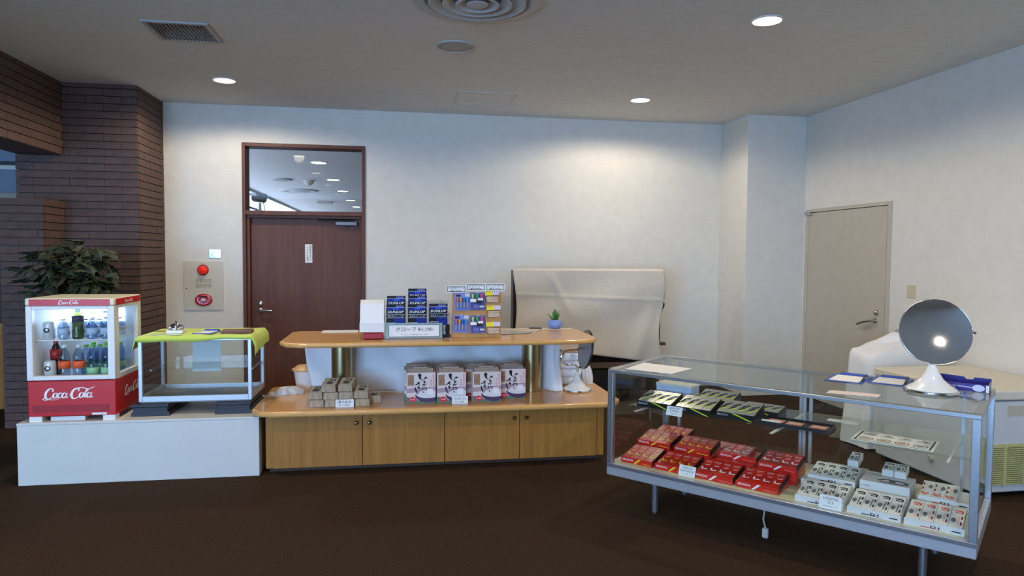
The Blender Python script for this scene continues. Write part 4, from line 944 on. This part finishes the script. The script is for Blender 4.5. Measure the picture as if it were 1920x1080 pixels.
# --- golf ball cartons
rc = mat('ball_red', (208, 34, 22), .28, coat=.4); rc2 = mat('ball_red_sleeve', (204, 32, 20), .22, coat=.6, rnd=.08)
yl_ = mat('mark_yellow', (232, 206, 40), .35); wh_ = mat('mark_white', (236, 236, 236), .35); dks = mat('carton_dark', (28, 18, 18), .5)
def sleeve(u, v, z, style, pitch_, label, w=.054, L=.165, T=.036, group=None, flip=False):
    q = thing('ball_sleeve', label, 'golf ball sleeve', P(u, v, z), AN, group or 'golf ball sleeves'); q.rotation_euler = (pitch_, 0, AN)
    h = w/2-.0008
    bm_ = {'ry': rc2, 'rw': rc2, 'w': mat('ball_white_sleeve', (226, 224, 218), .4), 'o': mat('ball_white_sleeve', (226, 224, 218), .4), 's': mat('ball_silver', (158, 158, 154), .28, .35)}[style]
    bd = box('sleeve_box', -h, h, 0, L, 0, T, bm_, q, bevel=.0015)
    zz = T+.0004
    def pt(nm, pts, mt, k=1):
        f = MB(); 
        if flip: pts = [(-x, L-y) for x, y in pts]
        f.prism(pts, .0004, 'z', T+.0004*(k-1)+.0001); return f.build(nm, mt, q)
    if style in ('ry', 'rw'):
        mk = yl_ if style == 'ry' else wh_
        pt('swoosh_mark', [(-.014, L*.42), (-.006, L*.42), (-.002, L*.30), (.022, L*.32), (.024, L*.28), (-.004, L*.255), (-.012, L*.28)], mk)
        pt('tick_mark', [(-.006, L*.56), (.020, L*.60), (.020, L*.575), (-.004, L*.535)], mk)
        text('SRIXON', paper, q, (0, L*.80, zz+.0002), (0, 0, 0), w=.036, h=.010, bold=.01)
        pt('fine_print', [(-.016, L*.70), (.018, L*.70), (.018, L*.715), (-.016, L*.715)], pinkt)
    elif style == 's':
        pt('black_wedge', [(-.026, L*.28), (-.014, L*.66), (.020, L*.80), (.024, L*.62), (-.002, L*.30)], ink); pt('blue_star', [(-.008, L*.50), (.004, L*.66), (.012, L*.62), (.004, L*.48)], mat('star_blue', (44, 48, 150), .3), 2)
        pt('lime_sweep', [(-.022, L*.24), (-.012, L*.20), (.012, L*.36), (.025, L*.66), (.018, L*.62), (.006, L*.42)], mat('sweep_lime', (204, 210, 60), .3), 3)
        text('SRIXON', mat('grey_print', (110, 110, 106), .5), q, (0, L*.86, zz+.0002), (0, 0, 0), w=.038, h=.010)
    else:
        mk = ink if style == 'w' else mat('mark_orange', (226, 92, 62), .5)
        pt('mark_outer', [(-.020, L*.84), (.006, L*.88), (.020, L*.84), (.020, L*.72), (.012, L*.70), (.012, L*.81), (-.012, L*.81)], mk)
        pt('mark_inner', [(-.012, L*.77), (.010, L*.77), (.010, L*.73), (-.012, L*.73)], mk)
        gpnt = mat('grey_print2', (120, 118, 116), .6)
        pt('round_print', [(-.012+.010*cos(2*pi*k/12), L*.36+.020*sin(2*pi*k/12)) for k in range(12)], gpnt)
        pt('print_column', [(.004, L*.16), (.010, L*.16), (.010, L*.58), (.004, L*.58)], gpnt if style == 'w' else mat('pink_print', (240, 190, 170), .6))
        pt('dark_tab', [(.015, L*.16), (.022, L*.16), (.022, L*.30), (.015, L*.30)], ink if style == 'w' else mat('tab_maroon', (120, 36, 36), .6)); pt('dark_tab', [(.015, L*.44), (.022, L*.44), (.022, L*.58), (.015, L*.58)], ink if style == 'w' else MATS['tab_maroon'])
    return q
def carton(u0, u1, v, z, style, where, n=4, depth=.185, lip=.034, rise=.20, word='SRIXON', extra=None, T=.026, front=True, flip=False):
    kind = {'ry': 'red golf ball carton with yellow stripe', 'rw': 'red golf ball carton with white stripe', 'w': 'white golf ball carton with black print', 'o': 'white golf ball carton with orange print', 's': 'black golf ball carton with silver sleeves'}[style]
    w_ = u1-u0; bm_ = {'ry': rc, 'rw': rc, 'w': mat('ball_white', (222, 220, 216), .45), 'o': mat('ball_white', (222, 220, 216), .45), 's': mat('ball_black', (22, 22, 22), .35, coat=.3)}[style]
    q = thing('ball_carton', kind+' '+where, 'golf ball carton', P(u0, v, z), AN, 'golf ball cartons')
    L = depth; bh = L*sin(rise)+lip; side = bm_ if style in ('w', 'o') else dks
    f = MB(); f.prism([(0.0, 0), (L*cos(rise), 0), (L*cos(rise), bh-T-.004), (0.0, max(.0012, lip-T-.004))], w_, 'x', 0); f.build('carton_tray', [bm_], q)
    box('front_lip', 0, w_, -.002, 0, 0, lip, bm_, q)
    f = MB(); f.prism([(0.0, max(.0012, lip-T-.004)), (L*cos(rise), bh-T-.004), (L*cos(rise)-.004, bh), (0, lip)], .002, 'x', w_-.002); f.build('side_wall', side, q)
    if style in ('ry', 'rw'):
        mk = yl_ if style == 'ry' else wh_
        text(word, paper, q, (.045, -.0026, lip*.58), w=.068, h=.012, bold=.01)
        f = MB(); f.prism([(.085, .002), (.098, .002), (.135, lip-.002), (.118, lip-.002)], .0006, 'y', -.0028); f.build('stripe', mk, q)
        f = MB(); f.prism([(.145, .010), (w_-.012, .006), (w_-.012, .009), (.145, .013)], .0006, 'y', -.0028); f.build('fine_print', yl_ if style == 'ry' else pinkt, q)
    elif style == 's':
        text(word, silv, q, (.04, -.0026, lip*.6), w=.06, h=.011, bold=.01)
        f = MB(); f.prism([(.09, lip-.002), (.115, lip-.002), (w_-.01, .002), (w_-.03, .002)], .0006, 'y', -.0028); f.build('lime_stripe', mat('sweep_lime', (204, 210, 60), .3), q)
    else:
        text('D1', ink, q, (w_*.52, -.0026, lip*.42), w=.036, h=.011, bold=.03)
        f = MB(); f.prism([(w_*.27, .010), (w_*.44, .011), (w_*.68, .003), (w_*.44, .007), (w_*.27, .006)], .0006, 'y', -.0028); f.build('print_swoosh', ink if style == 'w' else mat('mark_orange', (226, 92, 62), .5), q)
        f = MB(); f.prism([(w_*.78, .012), (w_*.94, .012), (w_*.94, .017), (w_*.80, .017)], .0006, 'y', -.0028); f.build('print_bar', ink, q)
    sw = min(.0562, (w_-.008)/4)
    for k in range(n):
        sl = {'ry': 'yellow marked red ball sleeve in carton ', 'rw': 'white marked red ball sleeve in carton ', 'w': 'black marked white ball sleeve in carton ', 'o': 'orange marked white ball sleeve in carton ', 's': 'silver ball sleeve in black carton '}[style]+where
        sleeve(u0+.003+sw*(k+.5), v+.002+T*sin(rise), z+lip-T-.001, style, rise, sl, w=sw, L=L-.006, T=T, group='sleeves '+where, flip=flip)
    return q
ZD = Z0+.0715; RS = .21
carton(.056, .262, .075, ZD, 'ry', 'at the post end of the front row', rise=RS)
carton(.278, .500, .075, ZD, 'ry', 'beside the distance price card', rise=RS)
carton(.520, .742, .075, ZD, 'rw', 'in the middle of the front row', rise=RS)
carton(.758, .985, .075, ZD, 'rw', 'nearest the white cartons', rise=RS)
# closed cartons under the second row
def closed(u0, u1, v0, v1, z, h, mt, label):
    q = thing('ball_carton', label, 'golf ball carton', P(u0, v0, z), AN, 'golf ball cartons'); box('closed_box', 0, u1-u0, 0, v1-v0, 0, h, mt, q, bevel=.002)
    box('shrink_seam', .002, u1-u0-.002, -.0012, -.0002, h*.45, h*.5, mat('seam_pink', (200, 90, 80), .3), q); return q
for a, b in ((.05, .27), (.29, .525), (.55, .775), (.80, 1.01)):
    closed(a, b, .285, .46, ZD, .062, rc, 'closed red golf ball carton '+('under the raised row at the post end' if a < .2 else 'under the raised row with yellow stripes' if a < .5 else 'under the half empty raised carton' if a < .7 else 'under the raised carton nearest the white ones'))
    if a < .5: closed(a, b, .47, .62, ZD, .08, rc, 'closed red golf ball carton at the back of the deck '+('at the post end' if a < .2 else 'beside the topmost carton'))
ZR2 = ZD+.063
carton(.05, .27, .29, ZR2, 'ry', 'in the raised row at the post end', rise=RS, depth=.17, lip=.03)
carton(.295, .52, .29, ZR2, 'ry', 'in the raised row beside the half empty carton', rise=RS, depth=.17, lip=.03)
carton(.555, .775, .34, ZR2, 'rw', 'holding only three sleeves in the raised row', rise=.12, n=3, depth=.17, lip=.03)
carton(.80, 1.01, .29, ZR2, 'rw', 'in the raised row nearest the white cartons', rise=RS, depth=.17, lip=.03)
carton(.07, .29, .475, ZD+.081, 'ry', 'topmost at the back', rise=.16, depth=.13, lip=.03)
# white cartons
carton(1.072, 1.300, .055, ZD, 'w', 'behind the white price card', rise=RS, depth=.19)
carton(1.318, 1.550, .052, ZD, 'w', 'in the middle of the white cartons', rise=RS, depth=.19)
carton(1.562, 1.800, .055, ZD, 'o', 'in the front row at the showcase end', rise=RS, depth=.19)
wb = mat('ball_white', (222, 220, 216), .45); gry = mat('clear_tray_grey', (150, 150, 152), .3)
for a, b, lab in ((1.04, 1.30, 'closed white golf ball carton under the second white row'), (1.32, 1.55, 'closed white golf ball carton under the large letter box'), (1.58, 1.80, 'closed white golf ball carton under the orange sleeves')):
    closed(a, b, .265, .46, ZD, .055, wb, lab)
carton(1.075, 1.305, .27, ZD+.056, 'w', 'in the raised white row', rise=RS, depth=.17, lip=.03)
q = thing('letter_carton', 'large white golf ball carton with big dark letter mark on its lid', 'golf ball carton', P(1.325, .268, ZD+.056), AN)
box('carton_box', 0, .225, 0, .19, 0, .052, wb, q, bevel=.002)
f = MB(); f.prism([(.085, .02), (.19, .02), (.212, .04), (.212, .07), (.185, .09), (.10, .09), (.07, .045), (.085, .045), (.105, .075), (.175, .075), (.195, .065), (.195, .045), (.178, .035), (.095, .035)], .0006, 'z', .0522); f.build('letter_outline', mat('letter_grey', (84, 84, 82), .5), q)
text('1', MATS['letter_grey'], q, (.14, .055, .0528), (0, 0, 0), w=.03, h=.034, bold=.03); text('HONMA', MATS['grey_print2'], q, (.06, .14, .0528), (0, 0, 0), w=.08, h=.012); text('HONMA', ink, q, (.03, -.0006, .028), w=.04, h=.007)
for k in range(2): sleeve(1.43+k*.056, .40, ZD+.110, 'w', .16, 'white golf ball sleeve with black mark on the large letter carton', w=.055, L=.10, T=.036, group='sleeves on the letter carton')
sleeve(1.255, .445, ZD+.115, 'w', .16, 'single white golf ball sleeve at the back of the second white row', w=.055, L=.12, T=.036, group='single sleeve')
closed(1.09, 1.30, .465, .62, ZD, .07, gry, 'grey plastic tray behind the second white row')
carton(1.585, 1.80, .27, ZD+.056, 'o', 'behind the orange row with sleeves turned round', n=3, rise=RS, depth=.17, lip=.03, flip=True)
# shelf cartons
ZS1 = ZS+.001
carton(.090, .312, .20, ZS1, 's', 'at the post end of the glass shelf', rise=.26, depth=.17, lip=.036)
carton(.335, .557, .20, ZS1, 's', 'behind its price card on the glass shelf', rise=.26, depth=.17, lip=.036)
carton(.575, .797, .23, ZS1, 's', 'next to the dark tray on the shelf', rise=.26, depth=.17, lip=.036)
carton(.640, .865, .42, ZS1, 's', 'at the back of the glass shelf', rise=.10, depth=.15, lip=.032)
carton(.36, .585, .45, ZS1, 's', 'beside the pale blue boxes', n=4, rise=.25, depth=.15, lip=.05)
pb = mat('pale_blue_box', (190, 202, 226), .6, noise=.05, nscale=50)
for k, lab in ((0, 'pale blue white speckled box, lower one of two on the glass shelf'), (1, 'pale blue white speckled box, upper one of two on the glass shelf')):
    q = thing('pale_box', lab, 'box', P(.105, .425, ZS1+k*.0585+.0), AN, 'pale blue boxes')
    box('box_body', 0, .232, 0, .125, 0, .052, pb, q, bevel=.002); box('lid_rim', -.002, .234, -.002, .127, .040, .0575, mat('pale_white_box', (216, 214, 204), .6), q, bevel=.002)
def case_card(label, u, v, z, lines, w=.085, h=.052):
    q = price_card(label, P(u, v, z), AN, w, h, lines, tilt=-.5); return q
gtx = mat('grey_text', (96, 96, 110), .7)
price_card('white price card reading distance leaning on a red carton', P(.485, .050, ZD+.001), AN, .098, .060, [('SRIXON', .78, .6, .2), ('DISTANCE', .50, .8, .2), ('¥2,200(1ダース)', .2, .62, .12)], tilt=-.35, tm=gtx)
price_card('white price card in front of the silver sleeves on the glass shelf', P(.345, .170, ZS-.018), AN, .098, .055, [('SRIXON', .78, .6, .2), ('Z-STAR', .50, .58, .2), ('¥6,600', .2, .4, .12)], tilt=-.35, tm=gtx)
price_card('white price card leaning on the white cartons', P(1.245, .030, ZD), AN, .105, .066, [('HONMA', .78, .64, .2), ('D1', .50, .2, .18), ('¥2,200(1ダース)', .2, .62, .12)], tilt=-.3, tm=gtx)
# tray with pink cards
q = thing('dark_tray', 'black tray lying on the glass shelf', 'tray', P(.815, .235, ZS1), AN)
box('tray_base', 0, .36, 0, .17, 0, .005, black, q); f = MB()
for r_ in ((0, .36, 0, .006), (0, .36, .164, .17), (0, .006, .006, .164), (.354, .36, .006, .164)): f.box(*r_, .0052, .016)
f.build('tray_rim', black, q)
pk = mat('pink_card', (190, 130, 118), .6, noise=.25, nscale=60)
for k, (a, lab) in enumerate(((.03, 'pink picture card in the dark tray beside the black carton'), (.13, 'pink picture card in the middle of the dark tray'), (.255, 'pink picture card at the free end of the dark tray'))):
    q = thing('picture_card', lab, 'card', P(.815+a, .285, ZS1+.006), AN, 'pink picture cards'); box('card', 0, .085, 0, .07, 0, .004, pk, q); box('print_panel', .012, .072, .012, .055, .0042, .005, mat('pink_print2', (214, 164, 150), .6), q)
tag(MB().box(0, .10, 0, .022, 0, .003).build('white_strip', paper), 'narrow white paper strip along the edge of the dark tray', 'strip'); o = bpy.data.objects['white_strip']; o.location = P(.83, .244, ZS1+.0175); o.rotation_euler = (0, 0, AN)
q = thing('emblem_sheet', 'white printed sheet with eight round emblems on the glass shelf', 'sheet', P(1.29, .205, ZS1), AN)
box('sheet', 0, .36, 0, .225, 0, .002, paper, q); f = MB()
for r_ in ((.012, .348, .012, .016), (.012, .348, .209, .213), (.012, .020, .016, .209), (.340, .348, .016, .209)): f.box(*r_, .0021, .0026)
f.build('printed_border', mat('border_grey', (70, 70, 80), .6), q)
ec = [(150, 90, 70), (150, 110, 90), (170, 84, 70), (120, 110, 140)]
for k in range(4):
    me_ = MB(); cxx = .06+k*.08
    n = 24
    for j in range(n):
        a0, a1 = 2*pi*j/n, 2*pi*(j+1)/n
        me_.poly([(cxx+.032*cos(a0), .065+.032*sin(a0), .0027), (cxx+.032*cos(a1), .065+.032*sin(a1), .0027), (cxx+.026*cos(a1), .065+.026*sin(a1), .0027), (cxx+.026*cos(a0), .065+.026*sin(a0), .0027)])
    me_.poly([(cxx-.018, .058, .0027), (cxx+.018, .058, .0027), (cxx+.012, .074, .0027), (cxx-.014, .076, .0027)])
    me_.build('round_emblem', mat('emblem_%d' % k, ec[k], .6), q)
    me_ = MB(); me_.prism([(cxx+.034*cos(2*pi*j/20), .155+.026*sin(2*pi*j/20)) for j in range(20)], .0005, 'z', .0022); me_.build('oval_emblem', mat('emblem_pale', (204, 204, 200), .6), q)
    me_ = MB(); me_.prism([(cxx-.012, .16), (cxx+.02, .158), (cxx+.016, .175), (cxx-.008, .178)], .0005, 'z', .0028); me_.build('emblem_figure', mat('emblem_grey', (130, 126, 124), .6), q)
q = tag(MB().box(0, .16, 0, .06, 0, .002).build('white_slip', paper), 'plain white paper slip at the back of the glass shelf', 'slip'); q.location = P(1.09, .55, ZS1); q.rotation_euler = (0, 0, AN)

# --- on the showcase top
ZT = Z1+.001
q = tag(MB().prism([(.10, .03), (.385, .05), (.395, .30), (.07, .315)], .002, 'z', 0).build('paper_sheet', paper), 'large white paper sheet on the showcase top', 'paper'); q.location = P(0, 0, ZT); q.rotation_euler = (0, 0, AN)
clipboard('blue clipboard with white paper and pen on the showcase beside the other clipboard', P(1.197, .555, ZT), AN, pen=True, s=1.35)
clipboard('blue clipboard with white paper on the showcase next to the round mirror', P(1.392, .625, ZT), AN, pen=True, s=1.3)
q = tag(MB().prism([(1.209, .050), (1.429, .100), (1.428, .175), (1.207, .135)], .002, 'z', 0).build('pink_slip', mat('pink_paper', (222, 202, 196), .7)), 'pale pink paper slip near the front edge of the showcase top', 'slip'); q.location = P(0, 0, ZT); q.rotation_euler = (0, 0, AN)
t = thing('table_mirror', 'large round tilting mirror on a white trumpet foot on the showcase', 'mirror', P(1.605, .44, ZT), 0)
MB().lathe([(.122, 0), (.125, .004), (.123, .012), (.112, .015)], 48).build('chrome_rim', chrome, t, smooth=True)
MB().lathe([(.114, .0145), (.108, .021), (.08, .038), (.05, .066), (.030, .100), (.017, .135), (.013, .139)], 40).build('trumpet_foot', mat('gloss_white', (236, 234, 228), .15, coat=.6), t, smooth=True)
MB().tube([(0, 0, .135), (0, 0, .162)], .009, 12).build('neck', steel, t)
hd = bpy.data.objects.new('mirror_head', MB().lathe([(.001, .014), (.196, .014), (.205, .006), (.206, -.004), (.2035, -.008), (.2015, -.006)], 64, ax='y', cap=False).mesh('mirror_head', chrome)); COL.objects.link(hd); hd.parent = t
for p_ in hd.data.polygons: p_.use_smooth = True
MROT = (radians(-15.3), 0, radians(-23))
hd.location = (.028, .02, .298); hd.rotation_euler = MROT; hd.scale = (.816, .816, .816)
mg = MB(); R_ = .9; n_ = 10
mg.lathe([(max(.00002, .2005*k/n_), -.006 - ((.2005*k/n_)**2)/(2*1.3) + (.2005**2)/(2*1.3)) for k in range(n_, -1, -1)], 64, ax='y', cap=False)
mg.build('mirror_glass', mat('mirror_silver', (228, 230, 232), .04, 1), hd, smooth='all')
for s_ in (-1, 1): MB().lathe([(.008, 0), (.008, .014*s_), (.005, .018*s_)], 12, (.206*s_, 0, 0), 'x').build('pivot_screw', chrome, hd)
MB().tube([(0, 0, .155), (.010, .03, .175), (.02, .06, .225), (.028, .050, .28)], .008, 8).build('support_arm', chrome, t, smooth=True)
q = thing('purple_box', 'open purple cardboard box with pale lettering at the corner of the showcase', 'box', P(1.575, .575, ZT), AN)
pp = mat('purple_card', (44, 26, 130), .4, coat=.2)
f = MB(); L, B_, h = .258, .155, .050; f.box(0, L, 0, B_, 0, .003); f.box(0, L, 0, .003, .003, h-.012); f.box(0, .003, .003, B_-.003, .003, h); f.box(L-.003, L, .003, B_-.003, .003, h-.008)
f.prism([(0, .003), (L, .003), (L, h), (L*.72, h), (L*.68, h-.012), (L*.58, h-.012), (L*.54, h), (0, h+.006)], .003, 'y', B_-.003)
f.build('box_tray', pp, q); lv = mat('lavender_print', (176, 168, 214), .5)
text('Srewing', lv, q, (.075, -.0008, .022), w=.09, h=.018, bold=.015)
f = MB(); f.prism([(.125, .020), (.20, .016), (.20, .022), (.125, .026)], .0006, 'y', -.0008); f.build('print_stem', lv, q)
f = MB(); f.prism([(.215+.026*cos(2*pi*k/24), .019+.017*sin(2*pi*k/24)) for k in range(24)], .0006, 'y', -.0012); f.build('print_oval', mat('oval_pale', (206, 212, 236), .5), q)
f = MB(); f.prism([(.10+.02*cos(2*pi*k/20), .022+.013*sin(2*pi*k/20)) for k in range(20)], .0006, 'x', L+.0002); f.build('print_oval', lv, q)
f = MB(); f.box(L-.012, L+.0006, -.0016, -.0003, 0, h-.014); f.build('white_corner', paper, q)
